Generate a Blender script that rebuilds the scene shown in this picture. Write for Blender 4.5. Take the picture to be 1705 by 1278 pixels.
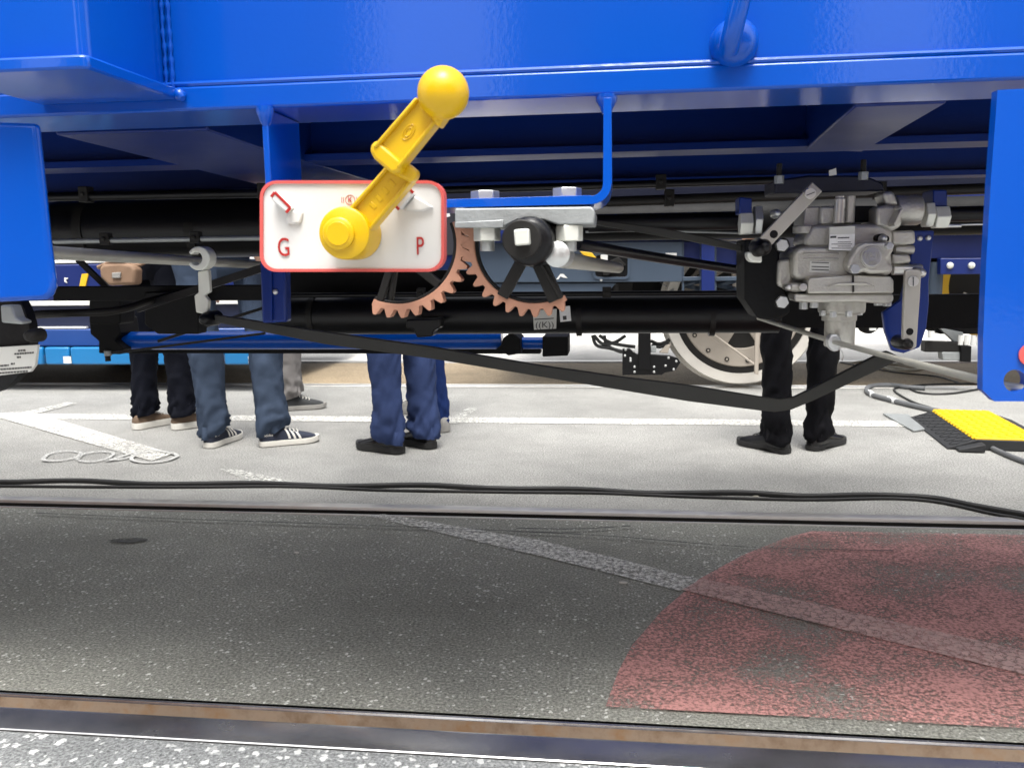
import bpy, math, random
from mathutils import Vector, Matrix, noise
from mathutils.geometry import tessellate_polygon
R = math.radians
random.seed(7)
for o in list(bpy.data.objects): bpy.data.objects.remove(o, do_unlink=True)
sc = bpy.context.scene
col = sc.collection

# ------------------------------------------------------------------ camera
PW, PH, F = 1705.0, 1278.0, 1406.25          # photograph size and focal length in its pixels
PITCH, YAW, ROLL, CAMH = R(8.304), R(7.005), R(-0.817), 0.8946
fw = Vector((-math.sin(YAW)*math.cos(PITCH), math.cos(YAW)*math.cos(PITCH), -math.sin(PITCH)))
r0 = Vector((math.cos(YAW), math.sin(YAW), 0)); u0 = r0.cross(fw)
rt = math.cos(ROLL)*r0 + math.sin(ROLL)*u0; up = -math.sin(ROLL)*r0 + math.cos(ROLL)*u0
EYE = Vector((0, 0, CAMH))
cd = bpy.data.cameras.new('camera'); cam = bpy.data.objects.new('camera', cd); col.objects.link(cam)
cam.matrix_world = Matrix(((rt.x, up.x, -fw.x, 0), (rt.y, up.y, -fw.y, 0), (rt.z, up.z, -fw.z, CAMH), (0, 0, 0, 1)))
cd.sensor_width = 36; cd.sensor_fit = 'HORIZONTAL'; cd.lens = 36*F/PW
cd.clip_start = .02; cd.clip_end = 3000
cd.dof.use_dof = True; cd.dof.focus_distance = 1.9; cd.dof.aperture_fstop = 13
sc.camera = cam
# ------------------------------------------------------------------ sky, sun, exposure
SUN_EL, SUN_AZ = R(70), R(172)               # azimuth measured from +Y (away from the camera) towards +X
w = bpy.data.worlds.new('World'); sc.world = w; w.use_nodes = True
nt = w.node_tree; bg = nt.nodes['Background']
sky = nt.nodes.new('ShaderNodeTexSky'); sky.sky_type = 'NISHITA'; sky.sun_disc = False
sky.sun_elevation = SUN_EL; sky.sun_rotation = SUN_AZ
sky.air_density = 1.0; sky.dust_density = 4.0
hs = nt.nodes.new('ShaderNodeHueSaturation'); hs.inputs['Saturation'].default_value = .12
nt.links.new(sky.outputs[0], hs.inputs['Color']); nt.links.new(hs.outputs[0], bg.inputs[0])
bg.inputs[1].default_value = .15
sd = bpy.data.lights.new('sun', 'SUN'); sd.energy = 1.4; sd.angle = R(26); sd.color = (1, .96, .9)
so = bpy.data.objects.new('sun', sd); col.objects.link(so)
sdir = Vector((math.sin(SUN_AZ)*math.cos(SUN_EL), math.cos(SUN_AZ)*math.cos(SUN_EL), math.sin(SUN_EL)))
so.rotation_euler = sdir.to_track_quat('Z', 'Y').to_euler()
sc.view_settings.view_transform = 'Standard'; sc.view_settings.look = 'None'
sc.view_settings.gamma = 1; sc.view_settings.use_curve_mapping = False
sc.view_settings.exposure = 1.4

# ------------------------------------------------------------------ pixel -> place
def ray(px, py): return rt*((px-PW/2)/F) - up*((py-PH/2)/F) + fw
def at(px, py, Y):
    d = ray(px, py); return EYE + d*(Y/d.y)
def atz(px, py, z):
    d = ray(px, py); return EYE + d*((z-CAMH)/d.z)
def gr(px, py): return atz(px, py, 0)
def mpp(P): return (P-EYE).dot(fw)/F          # metres per pixel at a place

# ------------------------------------------------------------------ materials
M = {}
def mat(name, c, rough=.5, metal=0, var=.12, vs=8, bump=.0, bs=60, coat=0, spec=.5, rvar=.1):
    m = bpy.data.materials.new(name); m.use_nodes = True
    n = m.node_tree.nodes; l = m.node_tree.links; b = n['Principled BSDF']
    tc = n.new('ShaderNodeTexCoord')
    nz = n.new('ShaderNodeTexNoise'); nz.inputs['Scale'].default_value = vs; nz.inputs['Detail'].default_value = 6
    l.new(tc.outputs['Object'], nz.inputs['Vector'])
    mx = n.new('ShaderNodeMix'); mx.data_type = 'RGBA'
    mx.inputs[6].default_value = (*[x*(1-var) for x in c], 1); mx.inputs[7].default_value = (*[min(1, x*(1+var)) for x in c], 1)
    l.new(nz.outputs[0], mx.inputs[0]); l.new(mx.outputs[2], b.inputs['Base Color'])
    mr = n.new('ShaderNodeMapRange'); mr.inputs['To Min'].default_value = max(.02, rough-rvar); mr.inputs['To Max'].default_value = min(1, rough+rvar)
    l.new(nz.outputs[0], mr.inputs[0]); l.new(mr.outputs[0], b.inputs['Roughness'])
    b.inputs['Metallic'].default_value = metal; b.inputs['Coat Weight'].default_value = coat; b.inputs['Coat Roughness'].default_value = .06
    b.inputs['Specular IOR Level'].default_value = spec
    if bump:
        n2 = n.new('ShaderNodeTexNoise'); n2.inputs['Scale'].default_value = bs; n2.inputs['Detail'].default_value = 4
        l.new(tc.outputs['Object'], n2.inputs['Vector'])
        bp = n.new('ShaderNodeBump'); bp.inputs['Strength'].default_value = bump; bp.inputs['Distance'].default_value = .01
        l.new(n2.outputs[0], bp.inputs['Height']); l.new(bp.outputs[0], b.inputs['Normal'])
        if coat: l.new(bp.outputs[0], b.inputs['Coat Normal'])
    M[name] = m; return m
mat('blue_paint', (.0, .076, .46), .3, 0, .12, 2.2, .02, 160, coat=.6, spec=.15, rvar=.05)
mat('underframe_shade', (.001, .003, .018), .5, 0, .25, 5, .1, 120)  # near-black blue: the shade under the wagon put into the colour
mat('blue_shaded', (.0, .018, .155), .33, 0, .15, 4, .05, 200, spec=.35)  # same wagon blue, darkened to imitate shade on the inner parts
mat('yellow_plastic', (.66, .41, .0), .36, 0, .06, 20, .03, 300)
mat('white_plastic', (.66, .66, .645), .38, 0, .04, 15, .02, 250)
mat('red_paint', (.4, .014, .012), .45, 0, .15, 60)
mat('red_plastic', (.62, .1, .09), .45, 0, .1, 60)
mat('copper_paint', (.46, .23, .15), .62, 0, .14, 50, .12, 300)
mat('black_paint', (.004, .004, .005), .34, 0, .3, 12, .06, 200, spec=.3)
mat('black_matt', (.004, .004, .0045), .6, 0, .3, 20, .1, 150, spec=.2)
mat('black_steel', (.02, .019, .018), .5, .3, .25, 12, .08, 200, spec=.3)
mat('strap_paint', (.032, .032, .029), .5, 0, .25, 9, .06, 160, spec=.3)
mat('brick_red', (.2, .09, .06), .8, 0, .2, 3, .1, 40)
mat('groove_dirt', (.02, .018, .015), .8, 0, .3, 20, .2, 60)
mat('zinc', (.62, .63, .62), .34, .75, .15, 40, .05, 200)
mat('galvanised', (.36, .38, .38), .5, .5, .22, 30, .1, 160)
mat('pale_zinc', (.74, .75, .68), .42, .35, .1, 30, .04, 200)
mat('cast_alu', (.5, .485, .44), .4, .6, .2, 22, .16, 240)
mat('machined_alu', (.6, .59, .56), .3, .8, .1, 40, .03, 200)
mat('lever_steel', (.42, .4, .36), .4, .6, .14, 22, .06, 120)
mat('tube_steel', (.5, .49, .43), .36, .5, .16, 30, .04, 200)
mat('sticker', (.6, .6, .56), .5, 0, .08, 30)
mat('sticker_white', (.8, .8, .79), .5, 0, .04, 30)
mat('ink', (.05, .05, .05), .6)
mat('rail_worn', (.66, .64, .6), .4, .85, .2, 14, .03, 60)
mat('rail_top', (.55, .54, .53), .24, .95, .2, 14, .03, 60)
mat('rubber', (.014, .014, .014), .55, 0, .3, 25, .1, 120)
mat('grey_cable', (.12, .125, .13), .55, 0, .2, 25)
mat('tape', (.75, .75, .75), .5)
mat('cream_cable', (.5, .48, .4), .55)
mat('loco_grey', (.052, .075, .11), .42, 0, .12, 3, .02, 100)
mat('loco_blue', (.004, .016, .12), .4, 0, .15, 4)
mat('loco_white', (.75, .75, .72), .5)
mat('wheel_cream', (.4, .355, .3), .5, 0, .12, 6, .04, 80)
mat('tyre_white', (.66, .63, .57), .45, 0, .14, 9, .03, 80)
mat('tram_blue', (.006, .05, .23), .35, 0, .1, 3, coat=.3)
mat('tram_cyan', (.008, .17, .42), .35, 0, .1, 3, coat=.3)
mat('tram_dark', (.012, .018, .05), .4, 0, .2, 3)
mat('loco_yellow', (.75, .45, .02), .45, 0, .1, 10)
mat('glass_dark', (.02, .025, .03), .08)
mat('skin', (.55, .32, .23), .55, 0, .12, 20, .05, 120)
mat('hair', (.05, .03, .02), .6, 0, .3, 60, .3, 200)
mat('shirt_grey', (.3, .31, .33), .9, 0, .15, 12, .2, 300)
mat('shirt_white', (.7, .7, .7), .9, 0, .08, 12, .2, 300)
mat('shirt_dark', (.03, .03, .04), .9, 0, .2, 12, .2, 300)
mat('denim_black', (.005, .006, .011), .85, 0, .35, 14, .25, 500, spec=.12)
mat('denim_blue', (.05, .07, .11), .88, 0, .32, 9, .3, 500, spec=.12)
mat('chino_grey', (.2, .19, .185), .9, 0, .18, 12, .25, 500, spec=.12)
mat('trouser_navy', (.032, .05, .125), .8, 0, .22, 9, .15, 500, spec=.12)
mat('denim_navy', (.012, .028, .11), .85, 0, .3, 12, .25, 500, spec=.12)
mat('trouser_black', (.003, .003, .0045), .75, 0, .3, 12, .15, 500, spec=.12)
mat('leather_black', (.01, .01, .011), .2, 0, .3, 30, .06, 150)
mat('canvas_navy', (.018, .024, .045), .75, 0, .2, 40, .2, 400)
mat('canvas_tan', (.15, .1, .065), .8, 0, .2, 40, .2, 400)
mat('canvas_dark', (.03, .032, .034), .75, 0, .3, 40, .2, 400)
mat('canvas_grey', (.3, .29, .27), .75, 0, .2, 40, .2, 400)
mat('sole_white', (.72, .7, .64), .6, 0, .1, 40)
mat('sole_black', (.012, .012, .012), .6, 0, .2, 40)
mat('bag_tan', (.24, .15, .095), .75, 0, .2, 25, .2, 200)
mat('ramp_black', (.022, .023, .025), .7, 0, .2, 30, .15, 200)
mat('ramp_yellow', (.78, .5, .01), .55, 0, .12, 14, .08, 120)

def nodes_mat(name):
    m = bpy.data.materials.new(name); m.use_nodes = True; M[name] = m
    n = m.node_tree.nodes; l = m.node_tree.links
    tc = n.new('ShaderNodeTexCoord')
    def N(kind, **kw):
        x = n.new('ShaderNode'+kind)
        for k, v in kw.items():
            if k in x.inputs: x.inputs[k].default_value = v
            else: setattr(x, k, v)
        return x
    return m, n, l, tc, n['Principled BSDF'], N
def ramp(N, l, src, stops):
    r = N('ValToRGB'); e = r.color_ramp.elements
    while len(e) < len(stops): e.new(.5)
    for i, (p, c) in enumerate(stops):
        e[i].position = p; e[i].color = (*c, 1) if len(c) == 3 else c
    l.new(src, r.inputs[0]); return r
def asphalt(name, base, speck, sp_scale, sp_thr, sp_col):
    m, n, l, tc, b, N = nodes_mat(name)
    big = N('TexNoise', Scale=1.1, Detail=5.0); l.new(tc.outputs['Object'], big.inputs['Vector'])
    fine = N('TexNoise', Scale=150.0, Detail=6.0, Roughness=.7); l.new(tc.outputs['Object'], fine.inputs['Vector'])
    md = N('TexNoise', Scale=7.0, Detail=6.0, Roughness=.65); l.new(tc.outputs['Object'], md.inputs['Vector'])
    bm_ = N('Math', operation='MULTIPLY_ADD'); l.new(md.outputs[0], bm_.inputs[0]); bm_.inputs[1].default_value = .55; l.new(big.outputs[0], bm_.inputs[2])
    c1 = ramp(N, l, bm_.outputs[0], [(.5, tuple(x*.76 for x in base)), (1.0, tuple(x*1.2 for x in base))])
    c2 = ramp(N, l, fine.outputs[0], [(.32, (.3, .3, .3)), (.5, (1, 1, 1)), (.68, (1.9, 1.9, 1.85))])
    mul = N('Mix', data_type='RGBA', blend_type='MULTIPLY'); mul.inputs[0].default_value = 1
    l.new(c1.outputs[0], mul.inputs[6]); l.new(c2.outputs[0], mul.inputs[7])
    # pale stone chips: each Voronoi cell is a chip with its own brightness, patches of wear expose more of them
    vo = N('TexVoronoi', Scale=sp_scale)
    wn = N('TexNoise', Scale=sp_scale*1.3, Detail=2.0); l.new(tc.outputs['Object'], wn.inputs['Vector'])
    wm = N('VectorMath', operation='MULTIPLY_ADD'); l.new(wn.outputs[1], wm.inputs[0]); wm.inputs[1].default_value = (1.1/sp_scale,)*3; l.new(tc.outputs['Object'], wm.inputs[2]); l.new(wm.outputs[0], vo.inputs['Vector'])
    sep = N('SeparateColor'); l.new(vo.outputs['Color'], sep.inputs[0])
    sz = N('MapRange'); sz.inputs[3].default_value = -.28; sz.inputs[4].default_value = .12; l.new(sep.outputs[1], sz.inputs[0])
    ds = N('Math', operation='SUBTRACT'); l.new(vo.outputs['Distance'], ds.inputs[0]); l.new(sz.outputs[0], ds.inputs[1])
    near = N('MapRange'); near.inputs[1].default_value = .5; near.inputs[2].default_value = .36; l.new(ds.outputs[0], near.inputs[0])
    wear = N('TexNoise', Scale=2.3, Detail=3.0); l.new(tc.outputs['Object'], wear.inputs['Vector'])
    add = N('Math', operation='ADD'); l.new(sep.outputs[0], add.inputs[0]); 
    ws = N('Math', operation='MULTIPLY_ADD'); l.new(wear.outputs[0], ws.inputs[0]); ws.inputs[1].default_value = .8; ws.inputs[2].default_value = -.4
    l.new(ws.outputs[0], add.inputs[1])
    pick = N('MapRange'); pick.inputs[1].default_value = sp_thr; pick.inputs[2].default_value = sp_thr+.05; l.new(add.outputs[0], pick.inputs[0])
    msk = N('Math', operation='MULTIPLY'); l.new(near.outputs[0], msk.inputs[0]); l.new(pick.outputs[0], msk.inputs[1])
    m2 = N('Math', operation='MULTIPLY'); l.new(msk.outputs[0], m2.inputs[0]); m2.inputs[1].default_value = speck
    mx = N('Mix', data_type='RGBA'); l.new(m2.outputs[0], mx.inputs[0]); l.new(mul.outputs[2], mx.inputs[6]); mx.inputs[7].default_value = (*sp_col, 1)
    l.new(mx.outputs[2], b.inputs['Base Color'])
    b.inputs['Roughness'].default_value = .78; b.inputs['Specular IOR Level'].default_value = .35
    bp = N('Bump', Strength=.45, Distance=.005); l.new(fine.outputs[0], bp.inputs['Height']); l.new(bp.outputs[0], b.inputs['Normal'])
    return m
asphalt('asphalt_street', (.27, .268, .255), .55, 130, .86, (.42, .41, .39))
asphalt('asphalt_track', (.28, .28, .246), 1.0, 110, .86, (.7, .7, .65))
asphalt('asphalt_edge', (.26, .27, .272), .9, 62, .5, (.68, .69, .68))
asphalt('sand_bed', (.3, .235, .155), .5, 60, .8, (.42, .36, .26))
asphalt('concrete_pale', (.62, .6, .56), .4, 50, .85, (.7, .7, .68))
def paint(name, c, thr, scale, rough=.6, crack=True, soft=.06, low=1.5, lowamt=.5, stone=(.45, .45, .43)):
    """worn road paint: chips out to the asphalt below through a noise mask"""
    m, n, l, tc, b, N = nodes_mat(name)
    f = N('TexNoise', Scale=scale, Detail=8.0, Roughness=.72); l.new(tc.outputs['Object'], f.inputs['Vector'])
    g = N('TexNoise', Scale=low, Detail=3.0); l.new(tc.outputs['Object'], g.inputs['Vector'])
    gm = N('Math', operation='MULTIPLY_ADD'); l.new(g.outputs[0], gm.inputs[0]); gm.inputs[1].default_value = lowamt; gm.inputs[2].default_value = -lowamt/2
    ad = N('Math', operation='ADD'); l.new(f.outputs[0], ad.inputs[0]); l.new(gm.outputs[0], ad.inputs[1])
    k = N('MapRange'); k.inputs[1].default_value = thr-soft; k.inputs[2].default_value = thr+soft; l.new(ad.outputs[0], k.inputs[0])
    fac = k.outputs[0]
    if crack:
        v = N('TexVoronoi', feature='DISTANCE_TO_EDGE', Scale=46.0); 
        wp = N('Mix', data_type='VECTOR'); wp.inputs[0].default_value = .05
        l.new(tc.outputs['Object'], wp.inputs[4]); l.new(f.outputs[1], wp.inputs[5]); l.new(wp.outputs[1], v.inputs['Vector'])
        e = N('MapRange'); e.inputs[1].default_value = .02; e.inputs[2].default_value = .07; l.new(v.outputs['Distance'], e.inputs[0])
        mm = N('Math', operation='MULTIPLY'); l.new(fac, mm.inputs[0]); l.new(e.outputs[0], mm.inputs[1]); fac = mm.outputs[0]
    cr = ramp(N, l, f.outputs[0], [(.35, tuple(x*.72 for x in c)), (.65, tuple(min(1, x*1.2) for x in c))])
    l.new(cr.outputs[0], b.inputs['Base Color']); b.inputs['Roughness'].default_value = rough
    tr = N('BsdfTransparent'); mx = N('MixShader'); out = n['Material Output']
    l.new(fac, mx.inputs[0]); l.new(tr.outputs[0], mx.inputs[1]); l.new(b.outputs[0], mx.inputs[2]); l.new(mx.outputs[0], out.inputs[0])
    return m
paint('line_paint', (.76, .75, .7), .44, 75, lowamt=.35, soft=.1)
paint('line_faint', (.6, .6, .56), .46, 60, lowamt=.25)
paint('chalk', (.52, .52, .5), .4, 90, crack=False)
paint('red_road_paint', (.6, .3, .27), .47, 120, crack=False, low=3.6, lowamt=.7, soft=.12)
paint('pink_road_paint', (.64, .42, .38), .3, 60, lowamt=.6, low=4)
paint('oil_stain', (.09, .09, .08), .42, 30, crack=False, soft=.15, lowamt=.2)
paint('tar_seam', (.03, .03, .028), .4, 20, crack=False, lowamt=.6)
# rusty groove
m, n, l, tc, b, N = nodes_mat('rail_rust')
a = N('TexNoise', Scale=16.0, Detail=9.0, Roughness=.65); l.new(tc.outputs['Object'], a.inputs['Vector'])
c = ramp(N, l, a.outputs[0], [(.3, (.2, .13, .08)), (.5, (.33, .25, .18)), (.7, (.3, .17, .08))])
l.new(c.outputs[0], b.inputs['Base Color']); b.inputs['Roughness'].default_value = .7; b.inputs['Metallic'].default_value = .15
bp = N('Bump', Strength=.3, Distance=.004); l.new(a.outputs[0], bp.inputs['Height']); l.new(bp.outputs[0], b.inputs['Normal'])

# ------------------------------------------------------------------ mesh kit
class MB:
    def __init__(s): s.v = []; s.f = []
    def add(s, vs, fs):
        k = len(s.v); s.v += [tuple(x) for x in vs]; s.f += [tuple(i+k for i in f) for f in fs]; return s
    def box(s, a, b):
        (x0, y0, z0), (x1, y1, z1) = a, b
        return s.add([(x0,y0,z0),(x1,y0,z0),(x1,y1,z0),(x0,y1,z0),(x0,y0,z1),(x1,y0,z1),(x1,y1,z1),(x0,y1,z1)],
                     [(0,3,2,1),(4,5,6,7),(0,1,5,4),(1,2,6,5),(2,3,7,6),(3,0,4,7)])
    def prism(s, pts, vec, holes=()):
        loops = [list(map(Vector, pts))] + [list(map(Vector, h)) for h in holes]
        flat = [p for lp in loops for p in lp]; tri = tessellate_polygon(loops); n = len(flat); vec = Vector(vec)
        nrm = Vector((0, 0, 0))
        for i, p in enumerate(loops[0]): nrm += p.cross(loops[0][(i+1) % len(loops[0])])
        fl = nrm.dot(vec) > 0
        vs = flat + [p+vec for p in flat]; fs = []
        if len(loops) == 1:
            L = tuple(range(n)); fs += [L[::-1] if fl else L, tuple(i+n for i in (L if fl else L[::-1]))]
        else:
            for t in tri:
                a, b, c = (flat[i] for i in t)
                w = (b-a).cross(c-a).dot(vec) > 0
                t = tuple(t); fs.append(t[::-1] if w else t); fs.append(tuple(i+n for i in (t if w else t[::-1])))
        k = 0
        for li, lp in enumerate(loops):
            m_ = len(lp)
            an = Vector((0, 0, 0))
            for i, p in enumerate(lp): an += p.cross(lp[(i+1) % m_])
            fwd = (an.dot(vec) > 0) == (li == 0)
            for i in range(m_):
                a, b = k+i, k+(i+1) % m_
                fs.append((a, b, b+n, a+n) if fwd else (b, a, a+n, b+n))
            k += m_
        return s.add(vs, fs)
    def loft(s, rings, cap=True):
        n = len(rings[0]); vs = [p for r in rings for p in r]; fs = []
        for i in range(len(rings)-1):
            for j in range(n):
                a, b = i*n+j, i*n+(j+1) % n; fs.append((a, b, b+n, a+n))
        if cap: fs += [tuple(range(n))[::-1], tuple((len(rings)-1)*n+j for j in range(n))]
        return s.add(vs, fs)
    def tube(s, path, r, n=10, cap=True):
        P = [Vector(p) for p in path]; rr = r if isinstance(r, (list, tuple)) else [r]*len(P)
        t = (P[1]-P[0]).normalized(); ref = Vector((0, 0, 1)) if abs(t.z) < .9 else Vector((1, 0, 0))
        nx = t.cross(ref).normalized(); rings = []
        for i, p in enumerate(P):
            d = (P[min(i+1, len(P)-1)]-P[max(i-1, 0)]).normalized()
            nx = (nx-d*nx.dot(d)).normalized(); ny = d.cross(nx)
            rings.append([p+(nx*math.cos(2*math.pi*j/n)+ny*math.sin(2*math.pi*j/n))*rr[i] for j in range(n)])
        return s.loft(rings, cap)
    def lathe(s, o, axis, prof, n=24, cap=True):
        o = Vector(o); d = Vector(axis).normalized(); ref = Vector((0, 0, 1)) if abs(d.z) < .9 else Vector((1, 0, 0))
        nx = d.cross(ref).normalized(); ny = d.cross(nx)
        return s.loft([[o+d*a+(nx*math.cos(2*math.pi*j/n)+ny*math.sin(2*math.pi*j/n))*max(r, 1e-4) for j in range(n)] for a, r in (prof if cap else list(prof)+[prof[0]])], cap)
    def build(s, name, m, parent=None, bevel=0, seg=2, angle=40, kind=None):
        me = bpy.data.meshes.new(name); me.from_pydata(s.v, [], s.f); me.update()
        me.polygons.foreach_set('use_smooth', [True]*len(me.polygons)); me.set_sharp_from_angle(angle=R(angle))
        me.materials.append(M[m]); o = bpy.data.objects.new(name, me); col.objects.link(o)
        if parent:
            o.parent = parent
            t = parent
            while t.parent: t = t.parent
            if parent.type == 'EMPTY': o.matrix_parent_inverse = Matrix.Translation(-parent.location)
        if bevel:
            b = o.modifiers.new('bevel', 'BEVEL'); b.width = bevel; b.segments = seg; b.limit_method = 'ANGLE'; b.angle_limit = R(35)
        if kind: o['kind'] = kind
        return o
def thing(name, label, cat, loc=(0, 0, 0), group=None):
    o = bpy.data.objects.new(name, None); col.objects.link(o); o.location = loc; o.empty_display_size = .1
    return tag(o, label, cat, group)
def tag(o, label, cat=None, group=None):
    o['label'] = label
    if cat: o['category'] = cat
    if group: o['group'] = group
    return o
def lab(o, label): o['label'] = label; return o
def arc(c, r, a0, a1, n): return [(c[0]+r*math.cos(R(a0+(a1-a0)*i/n)), c[1]+r*math.sin(R(a0+(a1-a0)*i/n))) for i in range(n+1)]
def spline(pts, n=6):
    P = [Vector(p) for p in pts]; P = [2*P[0]-P[1]]+P+[2*P[-1]-P[-2]]; out = []
    for i in range(1, len(P)-2):
        for k in range(n):
            t = k/n; a, b, c, d = P[i-1:i+3]
            out.append(.5*((2*b)+(c-a)*t+(2*a-5*b+4*c-d)*t*t+(3*b-a-3*c+d)*t**3))
    return out+[P[-2]]
# shapes whose face is given in photograph pixels at a chosen depth Y
def pp(pts, Y, th, holes=()): return MB().prism([at(x, y, Y) for x, y in pts], (0, th, 0), [[at(x, y, Y) for x, y in h] for h in holes])
def rrect(x0, y0, x1, y1, r, n=5):
    return arc((x1-r, y0+r), r, -90, 0, n)+arc((x1-r, y1-r), r, 0, 90, n)+arc((x0+r, y1-r), r, 90, 180, n)+arc((x0+r, y0+r), r, 180, 270, n)
def pbox(x0, y0, x1, y1, Y, d):
    a = at(x0, y1, Y); b = at(x1, y0, Y); return MB().box((a.x, Y, a.z), (b.x, Y+d, b.z))
def cylx(x0, x1, yc, hr, Y, n=20, prof=None):
    a = at(x0, yc, Y); b = at(x1, yc, Y); r = hr*mpp(a); L = (b.x-a.x)
    return MB().lathe(a, (1, 0, 0), prof and [(p*L, q*r) for p, q in prof] or [(0, r), (L, r)], n)
def cylz(xc, y0, y1, hr, Y, n=20, prof=None):
    a = at(xc, y1, Y); b = at(xc, y0, Y); r = hr*mpp(a); L = b.z-a.z
    return MB().lathe(a, (0, 0, 1), prof and [(p*L, q*r) for p, q in prof] or [(0, r), (L, r)], n)
def cyly(xc, yc, hr, Y, d, n=24, prof=None):
    a = at(xc, yc, Y); r = hr*mpp(a)
    return MB().lathe(a, (0, 1, 0), prof and [(p*d, q*r) for p, q in prof] or [(0, r), (d, r)], n)
DOME = [(0, .0), (.04, .45), (.14, .72), (.35, .92), (.6, 1), (1, 1)]
def text(s, px, py, hpx, Y, m, parent, name='letter', sx=1, th=.0006, rot=0, extr=.0004, shear=0, off=-.001):
    """flat lettering on a face that looks towards -Y"""
    P = at(px, py, Y); sz = hpx*mpp(P)/.7
    cu = bpy.data.curves.new(name, 'FONT'); cu.body = s; cu.size = sz; cu.align_x = 'CENTER'; cu.align_y = 'CENTER'; cu.extrude = extr; cu.shear = shear; cu.offset = 0
    o = bpy.data.objects.new(name, cu); col.objects.link(o)
    me = bpy.data.meshes.new_from_object(o.evaluated_get(bpy.context.evaluated_depsgraph_get())); bpy.data.objects.remove(o)
    o = bpy.data.objects.new(name, me); col.objects.link(o); me.materials.clear(); me.materials.append(M[m])
    me.transform(Matrix.Translation(P+Vector((0, off, 0))) @ Matrix.Rotation(rot, 4, 'Y') @ Matrix.Rotation(R(90), 4, 'X') @ Matrix.Diagonal((sx, 1, 1, 1)))
    o.parent = parent
    if parent.type == 'EMPTY': o.matrix_parent_inverse = Matrix.Translation(-parent.location)
    return o

# ================================================================== THE SETTING
YN, YF, Y2, Y3 = 1.485, 2.920, 6.013, 7.448      # running edges of the two tracks
XL, XR = -16, 14
def struct(o): o['kind'] = 'structure'; return o
def sheet(name, y0, y1, m, z=0, x0=XL, x1=XR, nx=60):
    mb = MB(); ny = max(1, int((y1-y0)/.5))
    vs = [(x0+(x1-x0)*i/nx, y0+(y1-y0)*j/ny, z) for j in range(ny+1) for i in range(nx+1)]
    mb.add(vs, [(j*(nx+1)+i, j*(nx+1)+i+1, (j+1)*(nx+1)+i+1, (j+1)*(nx+1)+i) for j in range(ny) for i in range(nx)])
    return struct(mb.build(name, m))
gnd = MB().add([(-900, -900, -.14), (900, -900, -.14), (900, 900, -.14), (-900, 900, -.14)], [(0, 1, 2, 3)]); struct(gnd.build('ground', 'concrete_pale'))
near = sheet('roadside_paving', -30, YN-.082, 'asphalt_edge')
track = sheet('track_paving', YN+.066, YF-.086, 'asphalt_track')
road = sheet('asphalt_road', YF+.054, Y2-.082, 'asphalt_street')
bed = sheet('track_bed', Y2+.066, Y3-.066, 'sand_bed', -.004)
sheet('pavement', Y3+.082, 120, 'concrete_pale', .0, -120, 120, 20)
def rail(Y, side, label, groove='groove_dirt', top='rail_worn', hw=.08, dg=0):
    """grooved tram rail, running edge at Y, groove towards side (+1 = away from the camera)"""
    t = thing('tram_rail', label, 'rail', (0, Y, 0), 'grooved tram rails')
    def sec(pts): return MB().loft([[Vector((x, Y+side*a, z)) for a, z in (pts if side > 0 else pts[::-1])][::-1] for x in (XL, -4, -1, 0, 1, 4, XR)], True)
    sec([(-hw, -.09), (-hw, .002), (-hw+.002, .004), (-.012, .005), (-.003, .003), (0, -.005), (.001, -.045), (.001, -.09)]).build('rail_head', top, t)
    sec([(.0012, -.09), (.0012, -.007), (.004, -.04), (.012, -.046), (.038+dg, -.044), (.046+dg, -.012), (.047+dg, -.0035), (.047+dg, -.09)]).build('groove', groove, t)
    sec([(.0472+dg, -.09), (.0472+dg, -.004), (.05+dg, .001), (.056+dg, .001), (.058+dg, -.003), (.058+dg, -.09)]).build('guard_lip', top, t)
    sec([(.0585+dg, -.09), (.0585+dg, -.005), (.0655+dg, -.004), (.0655+dg, -.09)]).build('joint_filler', 'rubber', t)
    sec([(-hw-.002, -.09), (-hw-.002, -.003), (-hw-.0002, -.003), (-hw-.0002, -.09)]).build('joint_filler', 'rubber', t)
rail(YN, 1, 'rusty grooved rail nearest the camera along the bottom of the picture', 'rail_rust', 'rail_top')
rail(YF, -1, 'polished grooved rail just in front of the long black cable', hw=.052, dg=.02)
rail(Y2, 1, 'nearer grooved rail of the far track behind the standing legs')
rail(Y3, -1, 'farther rail of the far track against the pale pavement')
# unseen halls added behind the camera to darken reflections and block low sky
for bx0, bx1, by, bh, lb_ in ((-24, -5.5, -9, 9, 'long unseen brick hall added behind the photographer for reflections, left of the gap'), (-1.2, 2.2, -7, 5.5, 'narrow unseen brick block added behind the photographer for reflections'), (7, 26, -9, 9, 'long unseen brick hall added behind the photographer for reflections, right of the gap')):
    t = thing('added_hall', lb_, 'building', ((bx0+bx1)/2, by, 0), 'unseen halls added for reflections')
    MB().box((bx0, by-8, 0), (bx1, by, bh)).build('wall', 'brick_red', t); MB().box((bx0-.2, by-8.2, bh), (bx1+.2, by+.2, bh+.3)).build('roof', 'groove_dirt', t)
    for i in range(int((bx1-bx0)/3)):
        k = MB().box((bx0+.9+i*3, by-.1, 1.2), (bx0+2.3+i*3, by+.02, 3.4)).build('window', 'glass_dark', t); MB().box((bx0+.8+i*3, by-.02, 1.1), (bx0+2.4+i*3, by+.06, 1.2)).build('sill', 'galvanised', k)
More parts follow.
